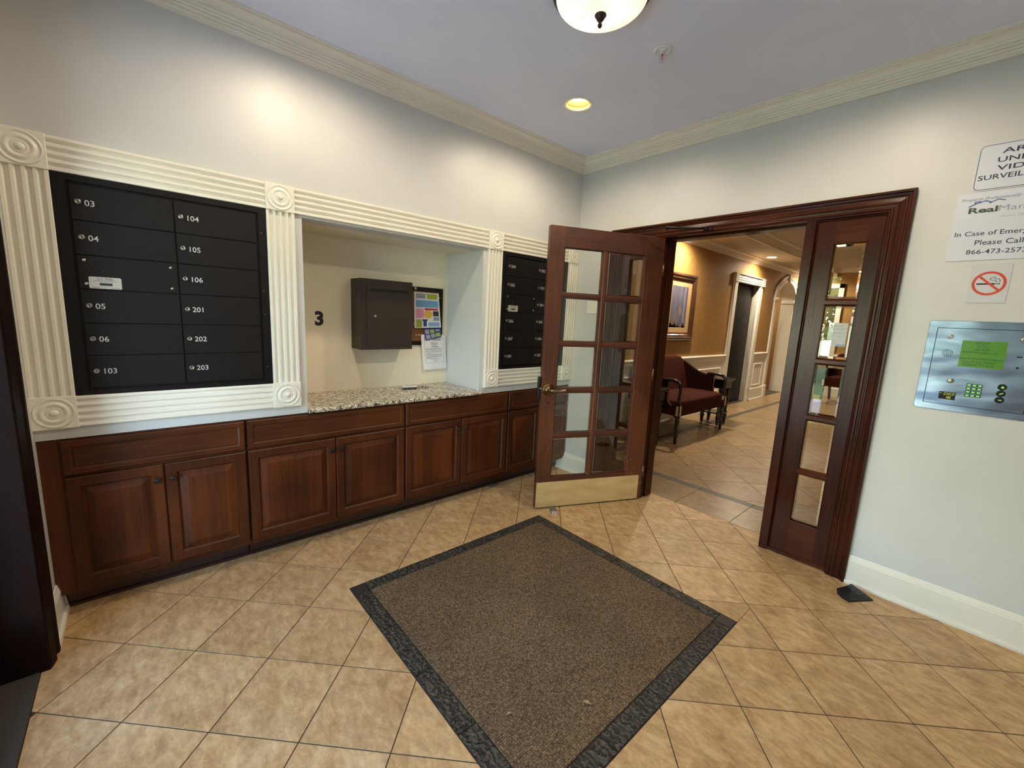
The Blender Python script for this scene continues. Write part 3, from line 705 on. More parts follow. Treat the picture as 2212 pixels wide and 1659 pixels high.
# ------------------------------------------------------------------ open glazed door (local: x along width, y towards room)
DA = math.atan2(-.9146, -.4044)
door = thing('door_1', (.864, -.004, 0), 'open dark wood door with ten glass panes and brass kick plate', 'door', rotz=DA, kind='structure')
D = dict(parent=door, local=True)
DW, DT = .966, -.044
C0, C1, C2, C3 = .163, .481, .530, .849
def dbox(n, x0, x1, z0, z1, mat): mb = MB(); mb.box(x0, x1, DT, 0, z0, z1, .0015); return obj(n, mb, mat, **D)
dbox('stile', 0, C0, .010, 2.160, 'door_wood_v'); dbox('stile', C3, DW, .010, 2.160, 'door_wood_v')
dbox('rail', C0, C3, 2.016, 2.160, 'door_wood_h'); dbox('rail', C0, C3, .010, .255, 'door_wood_h')
mpd = lambda u, v, d=0.: (u, d, v)
mpb = lambda u, v, d=0.: (u, DT-d, v)
for mpx in (mpd, mpb):
    mb = MB(); chamfer_bar(mb, mpx, C1-.002, C2+.002, .255, 2.016, -.022, -.002, .012, False); obj('muntin', mb, 'door_wood_v', **D)
for i in range(4):
    for (a, b) in ((C0, C1), (C2, C3)):
        for mpx in (mpd, mpb):
            mb = MB(); chamfer_bar(mb, mpx, a-.004, b+.004, ROWS[i][1]-.001, ROWS[i+1][0]+.001, -.022, -.002, .010, True); obj('muntin', mb, 'door_wood_h', **D)
for (a, b) in ((C0, C1), (C2, C3)):
    for (v0, v1) in ROWS: obj('pane', pane(lambda u, v, d=0.: (u, d-.020, v), a-.004, b+.004, v0-.004, v1+.004, .014), ['thin_glass', 'bevel_glass'], **D)
    for (v0, v1) in ((2.008, 2.016), (.255, .263)):
        mb = MB(); chamfer_bar(mb, mpd, a, b, v0, v1, -.02, -.006, .003, True); obj('bead', mb, 'door_wood_h', **D)
for a in (C0, C3-.008): mb = MB(); chamfer_bar(mb, mpd, a, a+.008, .255, 2.016, -.02, -.006, .003, False); obj('bead', mb, 'door_wood_v', **D)
mb = MB(); mb.box(.034, .964, 0, .0022, .012, .222, .0008); kp = obj('kick_plate', mb, 'brass_plate', **D); kp['label'] = 'tarnished brass kick plate'
mb = MB()
for i in range(7):
    for z in (.024, .211): mb.lathe([(.0032, .0022), (.003, .003), (0, .0034)], c=(.046+i*.151, 0, z), ax='y', n=8)
obj('screws', mb, 'antique_brass', parent=kp, local=True)
HX, HZ = .912, .963
mb = MB(); mb.lathe([(.047, 0), (.047, .005), (.042, .009), (.030, .011), (.026, .014), (.016, .017), (.0145, .032), (.0155, .046), (.010, .050), (0, .050)], c=(HX, 0, HZ), ax='y', n=32)
hd = obj('door_handle', mb, 'antique_brass', **D)
mb = MB(); mb.tube([(HX, .042, HZ), (HX-.02, .047, HZ+.001), (HX-.045, .046, HZ-.003), (HX-.075, .043, HZ-.005), (HX-.10, .044, HZ+.001), (HX-.125, .048, HZ+.005), (HX-.14, .050, HZ+.003)], [.011, .0105, .010, .0095, .009, .008, .005], 12)
obj('lever', mb, 'lever_metal', parent=hd, local=True)
mb = MB(); mb.lathe([(.008, 0), (.008, .002), (0, .003)], c=(HX-.006, 0, HZ-.10), ax='y', n=12); mb.lathe([(.005, 0), (.005, .002), (0, .003)], c=(HX+.02, 0, HZ+.09), ax='y', n=12); obj('screw', mb, 'bronze', **D)
mb = MB(); mb.box(DW, DW+.024, -.040, -.006, HZ-.072, HZ+.098, .005); sg = obj('latch_guard', mb, 'black_iron', **D)
mb = MB(); mb.lathe([(.008, 0), (.008, .004), (.004, .008), (0, .008)], c=(DW+.008, -.006, HZ+.01), ax='y', n=12); obj('latch_bolt', mb, 'chrome', parent=sg, local=True)
for z in (.25, 1.08, 1.92): mb = MB(); mb.lathe([(.008, 0), (.008, .10)], c=(-.006, -.002, z-.05), n=12); obj('hinge', mb, 'antique_brass', **D)
# closer arm (world space -> local)
def d_local(p):
    dx, dy = p[0]-.864, p[1]+.004; c, s = math.cos(DA), math.sin(DA); return (dx*c+dy*s, -dx*s+dy*c, p[2])
mb = MB(); el = d_local((.985, -.205, 2.19)); br = d_local((1.19, -.045, 2.185)); mb.tube([br, el], [.006, .010], 8)
ca = obj('closer_arm', mb, 'black_iron', **D)
mb = MB(); sh = d_local((.735, -.262, 2.172)); mb.tube([(el[0], el[1], el[2]+.002), (sh[0], sh[1], sh[2])], .005, 8); mb.lathe([(.010, -.014), (.010, .016), (0, .016)], c=el, n=12); obj('closer_rod', mb, 'black_iron', parent=ca, local=True)
mb = MB(); mb.tube([d_local((1.17, -.022, 2.188)), d_local((1.20, -.022, 2.184)), d_local((1.23, -.022, 2.180))], .012, 8); mb.lathe([(.012, -.012), (.012, .012)], c=d_local((1.19, -.04, 2.185)), n=12); obj('closer_bracket', mb, 'black_iron', parent=ca, local=True)
# wedge holding the door
wg = thing('door_wedge', (.57, -.79, 0), 'worn wooden wedge pushed under the brass kick plate of the door', 'door stop')
A, B, C_, Dd = (.500, -.752), (.618, -.850), (.648, -.815), (.530, -.717)
mb = MB(); h0, h1 = .004, .034
mb.add([(A[0],A[1],0),(B[0],B[1],0),(C_[0],C_[1],0),(Dd[0],Dd[1],0),(A[0],A[1],h0),(B[0],B[1],h1),(C_[0],C_[1],h1),(Dd[0],Dd[1],h0)], [(0,3,2,1),(4,5,6,7),(0,1,5,4),(2,3,7,6),(3,0,4,7)]); obj('block', mb, 'wood_grey', wg)
mb = MB(); mb.add([(B[0],B[1],0),(C_[0],C_[1],0),(C_[0],C_[1],h1),(B[0],B[1],h1)], [(0,1,2,3)]); obj('cut_end', mb, 'wood_raw', wg)

# ------------------------------------------------------------------ entrance frame (front wall)
ef = thing('trim_7', (.335, YF, 0), 'dark wood frame of the street entrance', 'door casing', kind='structure')
EX0, EX1, EZH = .335, 2.45, 2.4
mb = MB(); extr(mb, [(0,0),(0,.022),(.006,.026),(.02,.024),(.03,.016),(.06,.016),(.068,.022),(.085,.018),(.112,.012),(.112,-.01)], lambda a, h: (EX0-.112+a, YF+h, 0), lambda a, h: (EX0-.112+a, YF+h, EZH+.112-a)); obj('side_casing', mb, 'entry_wood', ef)
mb = MB(); extr(mb, [(0,0),(0,.022),(.006,.026),(.02,.024),(.03,.016),(.06,.016),(.068,.022),(.085,.018),(.112,.012),(.112,-.01)], lambda a, h: (EX1+.112-a, YF+h, EZH+.112-a), lambda a, h: (EX1+.112-a, YF+h, 0)); obj('side_casing', mb, 'entry_wood', ef)
mb = MB(); extr(mb, [(0,0),(0,.022),(.006,.026),(.02,.024),(.03,.016),(.06,.016),(.068,.022),(.085,.018),(.112,.012),(.112,-.01)], lambda a, h: (EX0-.112+a, YF+h, EZH+.112-a), lambda a, h: (EX1+.112-a, YF+h, EZH+.112-a)); obj('head_casing', mb, 'entry_wood', ef)
for x0, x1 in ((EX0-.03, EX0+.012), (EX1-.012, EX1+.03)): mb = MB(); mb.box(x0, x1, YF-.26, YF+.01, 0, EZH, .003); obj('jamb', mb, 'entry_wood', ef)
mb = MB(); mb.box(EX0, EX1, YF-.26, YF+.01, EZH-.02, EZH+.03, .003); obj('head_jamb', mb, 'entry_wood', ef)
mb = MB(); mb.box(EX0+.012, EX1-.012, YF-.30, YF-.02, -.05, .008, .003); tag(obj('threshold', mb, 'concrete'), 'worn grey stone sill under the street entrance frame', 'door sill', kind='structure')

for nm_, x0, x1, lb_ in (('door_4', EX0+.014, 1.391, 'glazed dark wood street door hung beside the baseboard'), ('door_5', 1.394, EX1-.014, 'glazed dark wood street door with a pull handle on the meeting stile')):
    ed_ = thing(nm_, ((x0+x1)/2, YF-.21, .008), lb_, 'door', kind='structure'); yy0, yy1, sw = YF-.235, YF-.19, .15
    for a, b in ((x0, x0+sw), (x1-sw, x1)): mb = MB(); mb.box(a, b, yy0, yy1, .012, EZH-.024, .003); obj('stile', mb, 'entry_wood', ed_)
    for a, b in ((.012, .26), (EZH-.19, EZH-.024)): mb = MB(); mb.box(x0+sw, x1-sw, yy0, yy1, a, b, .003); obj('rail', mb, 'entry_wood', ed_)
    mb = MB(); mb.quad(lambda u, v: (u, (yy0+yy1)/2, v), x1-sw, x0+sw, .26, EZH-.19); obj('pane', mb, 'thin_glass', ed_)
    hx = x1-.07 if nm_ == 'door_4' else x0+.07
    mb = MB(); mb.tube([(hx, yy1, .92), (hx, yy1+.045, .94), (hx, yy1+.045, 1.16), (hx, yy1, 1.18)], .009, 10); obj('pull_handle', mb, 'antique_brass', ed_)

# ------------------------------------------------------------------ mailbox banks
NB = [['03', '04', None, '05', '06', '103'], ['104', '105', '106', '201', '202', '203']]
NB2 = [['204', '205', None, '206', '207', '301'], ['302', '303', '304', '305', '306', '307']]
ZR = [1.975, 1.826, 1.682, 1.535, 1.386, 1.240, 1.092]
lk = MB(); lk.lathe([(.0115, 0), (.0115, .004), (.010, .0065), (.0065, .0072), (.006, .0062), (0, .0062)], ax='x', n=18); lk.cur = 1; lk.box(.0063, .0068, -.0012, .0012, -.0045, .0045)
LOCK = mesh_from(lk, 'lock', ['dull_nickel', 'slot_black'])
sc = MB(); sc.lathe([(.0075, 0), (.007, .003), (.004, .0045), (0, .005)], ax='x', n=14); SCREW = mesh_from(sc, 'screw', ['chrome'])
def bank(dy, nums, label):
    y0, y1, z0, z1 = -3.379+dy, -2.588+dy, 1.061, 2.012
    if dy > 1: y1 = -.139
    t = thing('mailbox_bank', (XL, (y0+y1)/2, z0), label, 'mailboxes')
    mb = MB(); mp = onL(XL)
    a0, a1, b0, b1 = -3.336+dy, -2.628+dy, 1.083, 1.984
    V = []; lv = [(0, .0), (0, .012), (.002, .014)]
    # outer frame ring: outer edge -> inner edge -> recess floor
    O = [(y0, z0), (y1, z0), (y1, z1), (y0, z1)]; I = [(a0, b0), (a1, b0), (a1, b1), (a0, b1)]
    mb.rings([[mp(u, v, 0) for u, v in O], [mp(u, v, .012) for u, v in O], [mp(u+(.002 if u == y0 else -.002), v+(.002 if v == z0 else -.002), .014) for u, v in O], [mp(u, v, .014) for u, v in I], [mp(u, v, .004) for u, v in I]], True, False, True)
    fo = obj('frame', mb, 'mail_frame', t)
    cols = [(-3.327+dy, -2.982+dy), (-2.978+dy, -2.637+dy)]
    for c in range(2):
        u0, u1 = cols[c]
        for r in range(6):
            w1, w0 = ZR[r]-.0015, ZR[r+1]+.0015
            nm = nums[c][r]
            mb = MB(); ringpanel(mb, mp, u0, u1, w0, w1, [(0, .004), (0, .0095), (.0015, .011)])
            dr = obj('mailbox_door' if nm else 'master_panel', mb, 'mail_metal', t)
            def put(me, name, u, v, d=.011): return obj(name, me, '', dr, local=True, loc=(mp(u, v, d)[0]-t.location.x, u-t.location.y, v-t.location.z))
            zc = (w0+w1)/2+.003
            if nm:
                put(LOCK, 'lock', u0+.024, zc)
                mb = MB(); mb.text(nm, lambda u, v: (XL+.0114, u, v), size=.0345, at=(u0+.043, zc-.013), bold=.004); obj('number', mb, 'number_white', dr)
            else:
                for (u, v) in ((u0+.023, w1-.020), (u0+.023, w0+.023), (u1-.026, w1-.022), (u1-.026, w0+.023)): put(SCREW, 'screw', u, v)
                mb = MB(); mb.lathe([(.0125, 0), (.0125, .003), (.009, .003), (.009, .001), (.007, .001), (.006, .004), (0, .0045)], c=(XL+.011, u0+.078, w0+.076), ax='x', n=20); obj('lock', mb, 'slot_black', dr)
                mb = MB(); p0, p1, q0, q1 = u0+.031, u0+.138, w0+.004, w0+.055; mp2 = onL(XL+.011)
                mb.rings([[mp2(a, b, d) for a, b in ((p0+.004, q0), (p1-.004, q0), (p1, q0+.004), (p1, q1-.004), (p1-.004, q1), (p0+.004, q1), (p0, q1-.004), (p0, q0+.004))] for d in (0, .0015)])
                pl = obj('mail_plate', mb, 'plate_silver', dr)
                mb = MB(); mt = lambda u, v: (XL+.0128, u, v)
                mb.text('U.S. MAIL', mt, box=(p0+.027, p0+.082, q0+.037, q0+.048)); mb.cur = 1
                mb.quad(mt, p0+.016, p0+.092, q0+.0325, q0+.0338); mb.quad(mt, p0+.034, p0+.076, q0+.014, q0+.025); mb.quad(mt, p0+.008, p0+.034, q0+.004, q0+.0055); mb.quad(mt, p0+.068, p0+.1, q0+.004, q0+.0055)
                obj('plate_print', mb, ['p_black', 'p_black'], pl)
    for zz in (1.16, 1.45, 1.58, 1.88): mb = MB(); mb.box(XL+.014, XL+.0155, a1+.012, a1+.016, zz-.003, zz+.003); obj('rivet', mb, 'dull_nickel', fo)
    return t
bank(0, NB, 'dark bronze mailbox bank numbered 03 to 203')
bank(2.452, NB2, 'dark bronze mailbox bank numbered 204 to 307 beside the open door')

# ------------------------------------------------------------------ base cabinets
def cabinet(y0, y1, splits, label, filler=None):
    t = thing('base_cabinet', (-.3, (y0+y1)/2, 0), label, 'cabinet')
    mb = MB(); lo = filler if filler else y0
    mb.box(-.515, -.026, lo, y1, .112, .862); obj('body', mb, 'cab_wood_v', t)
    mb = MB(); mb.box(-.51, -.118, lo, y1, 0, .112); mb.box(-.118, -.106, lo, y1, 0, .018, .004); obj('toe_kick', mb, 'toe_wood', t)
    mp = onL(-.026); g = .004
    mb = MB(); ringpanel(mb, mp, y0+g, y1-g, .695, .856, [(0, 0), (0, .014), (.005, .0195), (.026, .021), (.034, .0165), (.037, .0165), (.039, .019)])
    obj('drawer_front', mb, 'cab_wood_h', t)
    es = [y0]+splits+[y1]
    for i in range(len(es)-1):
        a, b = es[i]+(g if i == 0 else .002), es[i+1]-(g if i == len(es)-2 else .002)
        mb = MB(); w = .052
        # frame: two stiles, two rails with moulded inner edge
        O = [(0, 0), (0, .015), (.005, .020), (w-.006, .020), (w, .012), (w+.002, .008)]
        ringpanel(mb, mp, a, b, .140, .682, O, capfill=False); dr = obj('door', mb, 'cab_wood_v', t)
        mb = MB(); ringpanel(mb, mp, a+w, b-w, .140+w, .682-w, [(0, .008), (.006, .008), (.036, .0185), (.038, .0195)]); obj('panel', mb, 'cab_panel', dr)
        kx = b-.028 if i % 2 == 0 and len(es) > 2 else a+.03
        mb = MB(); mb.lathe([(.010, 0), (.010, .002), (.0055, .005), (.0055, .013), (.012, .018), (.0155, .021), (.0155, .024), (.012, .0255), (.010, .0245), (.006, .027), (0, .0275)], c=(-.006, kx, .608), ax='x', n=20); obj('knob', mb, 'bronze', dr)
    return t
cabinet(-3.452, -2.737, [-3.098], 'brown cherry cabinet under the 03 mailbox bank', filler=-3.519)
cabinet(-2.733, -1.764, [-2.247], 'brown cherry cabinet under the left half of the granite counter')
cabinet(-1.760, -.795, [-1.272], 'brown cherry cabinet under the granite counter end nearer the open door')
cabinet(-.791, -.020, [-.405], 'brown cherry cabinet half hidden behind the open glazed door')

# ------------------------------------------------------------------ counter and niche contents
ct = MB(); HX0, HX1, HY0, HY1 = -.430, -.300, -1.634, -1.365
O = [(-.518, -2.404), (.010, -2.404), (.010, -1.104), (-.518, -1.104)]; I = [(HX0, HY0), (HX1, HY0), (HX1, HY1), (HX0, HY1)]
fx = lambda x, d: x if x < 0 else x+d
ct.rings([[(x, y, .866) for x, y in I], [(fx(x, .0), y, .866) for x, y in O], [(fx(x, .006), y, .870) for x, y in O], [(fx(x, .009), y, .879) for x, y in O], [(fx(x, .006), y, .889) for x, y in O], [(fx(x, .0), y, .893) for x, y in O], [(x, y, .893) for x, y in I], [(x, y, .866) for x, y in I]], True, False, False)
cto = thing('countertop', (-.25, -1.76, .866), 'speckled granite counter inside the niche with a slot cut in it', 'counter')
obj('slab', ct, 'granite', cto)
mb = MB(); mb.quad(lambda u, v: (u, v, .8664), HX0, HX1, HY0, HY1); obj('slot_well', mb, 'slot_black', cto)
mb = MB()
V = [(-.455, -1.567, .8935), (-.405, -1.577, .8935), (-.385, -1.462, .8935), (-.435, -1.452, .8935)]; mb.rings([V, [(x, y, z+.006) for x, y, z in V]])
top('card', mb, 'paper', 'small white card lying beside the slot in the granite counter', 'card')
# drop box
db = thing('drop_box', (NX, -1.74, 1.212), 'dark brown metal drop box with a letter slot on the niche wall', 'drop box')
BX, b0, b1, d0, d1 = -.335, -1.945, -1.540, 1.212, 1.721
mb = MB(); mp = onL(NX)
dep = BX-NX; O = [(b0, d0), (b1, d0), (b1, d1), (b0, d1)]
ringpanel(mb, mp, b0, b1, d0, d1, [(0, 0.001), (0, dep-.002), (.0015, dep), (.040, dep), (.041, dep-.004), (.0435, dep-.004)]); obj('body', mb, 'box_metal', db)
mb = MB(); mp2 = onL(BX-.0045); p0, p1, q0, q1 = b0+.043, b1-.013, d0+.026, d1-.036
p0, p1, q0, q1 = -1.901, -1.560, 1.240, 1.686; s0, s1, t0, t1 = -1.878, -1.578, 1.634, 1.654
mb.rings([[mp2(u, v, h) for u, v in q_] for q_, h in (([(p0, q0), (p1, q0), (p1, q1), (p0, q1)], 0), ([(p0, q0), (p1, q0), (p1, q1), (p0, q1)], .006), ([(p0+.002, q0+.002), (p1-.002, q0+.002), (p1-.002, q1-.002), (p0+.002, q1-.002)], .007), ([(s0, t0), (s1, t0), (s1, t1), (s0, t1)], .007), ([(s0, t0), (s1, t0), (s1, t1), (s0, t1)], .001))], True, False, False)
dd = obj('door', mb, 'box_metal', db)
mb = MB(); mb.quad(lambda u, v: (BX-.002, u, v), s0-.001, s1+.001, t0-.001, t1+.001); obj('letter_slot', mb, 'slot_black', dd)
mb = MB(); mb.lathe([(.010, 0), (.010, .003), (.006, .004), (0, .003)], c=(BX+.0025, -1.839, 1.458), ax='x', n=16); obj('lock', mb, 'chrome', dd)
# numeral
mb = MB(); mt = lambda u, v: (NX+.0008, u, v); mb.text('3', mt, box=(-2.203, -2.144, 1.372, 1.476), bold=.045); top('wall_numeral', mb, 'text_black', 'black numeral 3 stuck on the niche wall left of the drop box', 'numeral')
# bulletin board
bb = thing('bulletin_board', (NX, -1.3, 1.227), 'cork bulletin board with black frame beside the drop box', 'notice board')
mb = MB(); mp = onL(NX); ringpanel(mb, mp, -1.536, -1.160, 1.227, 1.705, [(0, .0), (0, .014), (.003, .017), (.032, .017), (.034, .009)], capfill=False); obj('frame', mb, 'mail_frame', bb)
mb = MB(); mb.quad(lambda u, v: (NX+.010, u, v), -1.51, -1.19, 1.255, 1.675); obj('cork_sheet', mb, 'cork', bb)
pin = MB(); pin.lathe([(.005, 0), (.0055, .004), (.004, .007), (.005, .010), (0, .011)], ax='x', n=12); PIN = mesh_from(pin, 'push_pin', ['paper'])
for (y, z) in ((-1.415, 1.310), (-1.197, 1.628), (-1.437, 1.400), (-1.39, 1.312)): obj('push_pin', PIN, '', bb, local=True, loc=(.010, y+1.3, z-1.227))
mb = MB(); mb.lathe([(.014, 0), (.013, .004), (0, .007)], c=(NX+.017, -1.425, 1.690), ax='x', n=14); obj('thumb_tack', mb, 'chrome', bb)
def sheet(corners, x, bow, n=6):
    """slightly bowed sheet: corners TL, TR, BR, BL in (y,z)"""
    TL, TR, BR, BL = corners
    def P(s, t, d=0.):
        y = (1-t)*((1-s)*TL[0]+s*TR[0])+t*((1-s)*BL[0]+s*BR[0]); z = (1-t)*((1-s)*TL[1]+s*TR[1])+t*((1-s)*BL[1]+s*BR[1])
        return (x+d+bow*t*t, y, z)
    mb = MB()
    for off, fl in ((0., False), (-.0004, True)):
        V = [P(i/n, j/n, off) for j in range(n+1) for i in range(n+1)]; F = []
        for j in range(n):
            for i in range(n):
                f = (j*(n+1)+i, (j+1)*(n+1)+i, (j+1)*(n+1)+i+1, j*(n+1)+i+1); F.append(f[::-1] if fl else f)
        mb.add(V, F, True)
    return mb, P
def patch(mb, P, s0, s1, t0, t1, k=3):
    V = [P(s0+(s1-s0)*i/k, t0+(t1-t0)*j/k, .0005) for j in range(k+1) for i in range(k+1)]
    mb.add(V, [(j*(k+1)+i, (j+1)*(k+1)+i, (j+1)*(k+1)+i+1, j*(k+1)+i+1) for j in range(k) for i in range(k)])
mb, P = sheet([(-1.436, 1.664), (-1.206, 1.661), (-1.183, 1.379), (-1.437, 1.369)], NX+.019, .012)
PM = ['paper', 'p_black', 'p_green', 'p_blue', 'p_pink', 'p_red', 'p_yellow', 'p_navy', 'p_grey', 'p_lblue']
for mi, a in ((8, (.06, .45, .03, .18)), (1, (.07, .44, .05, .09)), (7, (.14, .4, .10, .165)), (2, (.5, .93, .03, .18)), (3, (.06, .95, .22, .42)), (4, (.06, .36, .46, .72)), (5, (.4, .93, .44, .5)), (1, (.72, .95, .52, .67)), (2, (.06, .28, .76, .98)), (7, (.33, .46, .8, .96)), (1, (.30, .50, .76, .8)), (8, (.72, .96, .69, .8)), (9, (.52, .95, .85, .97))): mb.cur = mi; patch(mb, P, *a)
mb.cur = 6; ce = (.53, .615); mb.add([P(ce[0]+.165*math.cos(a*PI/12), ce[1]+.125*math.sin(a*PI/12), .0007) for a in range(24)], [tuple(range(24))[::-1]])
mb.cur = 5
for t_ in (.5, .54, .58, .62, .66, .69): patch(mb, P, .09, .33, t_, t_+.01, 1)
mb.cur = 7
for t_ in (.25, .28, .31, .34, .37): patch(mb, P, .1, .9, t_, t_+.008, 1)
mb.cur = 1
for t_ in (.06, .09, .12, .15): patch(mb, P, .55, .88, t_, t_+.008, 1)
for t_ in (.54, .57, .60, .63, .66, .69): patch(mb, P, .44, .62, t_, t_+.007, 1)
for t_ in (.79, .83, .87, .91, .95): patch(mb, P, .09, .25, t_, t_+.007, 1)
for t_ in (.87, .895, .92, .945): patch(mb, P, .56, .91, t_, t_+.006, 1)
top('flyer', mb, PM, 'white flyer printed with coloured text boxes pinned to the cork board', 'flyer')
mb, P = sheet([(-1.352, 1.400), (-1.180, 1.400), (-1.178, 1.295), (-1.332, 1.268)], NX+.0175, .012)
for i in range(len(mb.mi)): mb.mi[i] = 1
for mi, a in ((2, (.06, .30, .34, .62)), (3, (.36, .60, .34, .60)), (2, (.08, .32, .68, .95)), (2, (.38, .62, .66, .92)), (3, (.66, .95, .62, .9)), (2, (.68, .93, .34, .5))): mb.cur = mi; patch(mb, P, *a)
top('postcard', mb, ['paper', 'p_navy', 'p_grey', 'p_green'], 'blue photo postcard tucked under the flyer on the cork board', 'postcard')
mb, P = sheet([(-1.371, 1.316), (-1.134, 1.312), (-1.113, 1.020), (-1.344, 1.014)], NX+.0185, .006)
mb.cur = 1
for a in ((.12, .90, .085, .09), (.12, .90, .80, .805), (.115, .122, .085, .805), (.895, .902, .085, .805)): patch(mb, P, *a, 2)
for k, t_ in enumerate((.39, .42, .455, .49, .53, .56, .59, .62, .65, .675)): patch(mb, P, .15, (.86, .8, .84, .82, .36, .84, .8, .84, .62, .4)[k], t_, t_+.008, 2)
mb.cur = 2; patch(mb, P, .40, .70, .335, .35, 2); patch(mb, P, .36, .72, .70, .708, 2); patch(mb, P, .48, .60, .74, .75, 2)
mb.cur = 1
def onsheet(u, v): return P(u, v, .0008)
mb.text('WE THANK', lambda u, v: P(u, v, .0008), box=(.18, .82, .17, .10)); mb.text('YOU!!', lambda u, v: P(u, v, .0008), box=(.37, .66, .30, .22))
top('thank_you_note', mb, ['paper', 'p_black', 'p_navy'], 'white thank you letter hanging off the corner of the cork board', 'letter')

# ------------------------------------------------------------------ signs on the back wall
def rrect(u0, u1, v0, v1, r, n=6):
    out = []
    for cx_, cy_, a0 in ((u1-r, v0+r, -90), (u1-r, v1-r, 0), (u0+r, v1-r, 90), (u0+r, v0+r, 180)):
        for i in range(n+1): a = math.radians(a0+90*i/n); out.append((cx_+r*math.cos(a), cy_+r*math.sin(a)))
    return out
def plate(mb, pts, d0, d1, mp): return mb.rings([[mp(u, v, d0) for u, v in pts], [mp(u, v, d1) for u, v in pts]])
mpB = onB(0)
def tB(d): return lambda u, v: (u, -d, v)
s1 = thing('surveillance_sign', (2.635, 0, 2.216), 'white sign reading AREA UNDER VIDEO SURVEILLANCE on the back wall', 'sign')
mb = MB(); plate(mb, rrect(2.485, 2.785, 2.214, 2.426, .022), 0, .003, mpB); obj('panel', mb, 'sign_white', s1)
mb = MB(); a = rrect(2.489, 2.781, 2.218, 2.422, .020); b = rrect(2.4915, 2.7785, 2.2205, 2.4195, .0175); mb.rings([[mpB(u, v, .0033) for u, v in a], [mpB(u, v, .0033) for u, v in b]], True, False, False); obj('border_line', mb, 'text_navy', s1)
mb = MB()
for s_, z, u0, u1 in (('AREA', 2.376, 2.562, 2.708), ('UNDER', 2.337, 2.553, 2.717), ('VIDEO', 2.300, 2.555, 2.715), ('SURVEILLANCE', 2.262, 2.499, 2.771)): mb.text(s_, tB(.0035), box=(u0, u1, z, z+.023), bold=.012)
obj('lettering', mb, 'text_navy', s1)
s2 = thing('management_sign', (2.61, 0, 1.884), 'white property management sign with emergency phone number on the back wall', 'sign')
mb = MB(); mb.box(2.443, 2.777, -.003, 0, 1.884, 2.206, .0008); obj('panel', mb, 'sign_white', s2)
mb = MB(); mb.text('Property Professionally Managed By:', tB(.0035), box=(2.459, 2.762, 2.166, 2.183), shear=.3); obj('lettering', mb, 'text_gray', s2)
mb = MB(); mb.text('Real', tB(.0035), box=(2.490, 2.587, 2.110, 2.137), bold=.03); obj('lettering', mb, 'logo_green', s2)
mb = MB(); mb.text('Manage', tB(.0035), box=(2.590, 2.742, 2.104, 2.137)); obj('lettering', mb, 'p_grey', s2); mb = MB(); mb.text('CiraConnect', tB(.0035), box=(2.655, 2.735, 2.082, 2.094)); obj('lettering', mb, 'p_grey', s2); mb = MB(); mb.quad(tB(.0035), 2.60, 2.648, 2.0845, 2.0862); obj('rule_line', mb, 'p_grey', s2)
mb = MB(); r_ = [(2.486, 2.140), (2.512, 2.160), (2.512, 2.166), (2.520, 2.166), (2.524, 2.163), (2.541, 2.170), (2.566, 2.156), (2.586, 2.168), (2.610, 2.160), (2.611, 2.163), (2.586, 2.1725), (2.566, 2.162), (2.541, 2.1745), (2.527, 2.170), (2.503, 2.170)]
def strip(mb, pts, w, mp):
    for i in range(len(pts)-1):
        (a0, b0_), (a1, b1_) = pts[i], pts[i+1]; L = math.hypot(a1-a0, b1_-b0_); nx, ny = -(b1_-b0_)/L*w/2, (a1-a0)/L*w/2
        mb.add([mp(a0-nx, b0_-ny), mp(a1-nx, b1_-ny), mp(a1+nx, b1_+ny), mp(a0+nx, b0_+ny)], [(0,1,2,3)])
strip(mb, [(2.488, 2.142), (2.508, 2.154), (2.541, 2.166), (2.563, 2.156)], .0045, tB(.0035)); strip(mb, [(2.508, 2.154), (2.508, 2.164), (2.525, 2.164)], .004, tB(.0035)); strip(mb, [(2.555, 2.152), (2.582, 2.167), (2.607, 2.159)], .0038, tB(.0035)); obj('logo', mb, 'logo_blue', s2)
for s_, z, u0, u1, h in (('In Case of Emergency', 1.996, 2.459, 2.762, .029), ('Please Call', 1.957, 2.534, 2.690, .024), ('866-473-2573', 1.914, 2.511, 2.706, .022)): mb = MB(); mb.text(s_, tB(.0035), box=(u0, u1, z, z+h), bold=.004); obj('lettering', mb, 'text_navy', s2)
s3 = thing('no_smoking_sign', (2.61, 0, 1.678), 'clear no smoking sign with red circle above the entry phone', 'sign')
mb = MB(); plate(mb, rrect(2.543, 2.677, 1.678, 1.866, .006, 3), 0, .0025, mpB); obj('panel', mb, 'sign_clear', s3)
mb = MB(); R0, R1, cx_, cz_ = .047, .0575, 2.611, 1.771; n = 48
mb.rings([[mpB(cx_+r*math.cos(2*PI*i/n), cz_+r*math.sin(2*PI*i/n), .0031) for i in range(n)] for r in (R1, R0)], True, False, False)
strip(mb, [(cx_-.036, cz_+.034), (cx_+.036, cz_-.034)], .0095, tB(.0032)); obj('red_ring', mb, 'sign_red', s3)
mb = MB(); mb.quad(tB(.0029), 2.570, 2.632, 1.765, 1.772); 
for k in range(2): mb.quad(tB(.0029), 2.636+k*.007, 2.640+k*.007, 1.765, 1.772)
strip(mb, [(2.634, 1.777), (2.634, 1.783), (2.628, 1.787), (2.618, 1.786), (2.613, 1.790), (2.614, 1.797), (2.622, 1.801), (2.631, 1.800)], .0022, tB(.0029)); strip(mb, [(2.645, 1.776), (2.646, 1.786), (2.640, 1.793), (2.630, 1.793), (2.626, 1.797)], .0022, tB(.0029)); obj('cigarette', mb, 'text_black', s3)

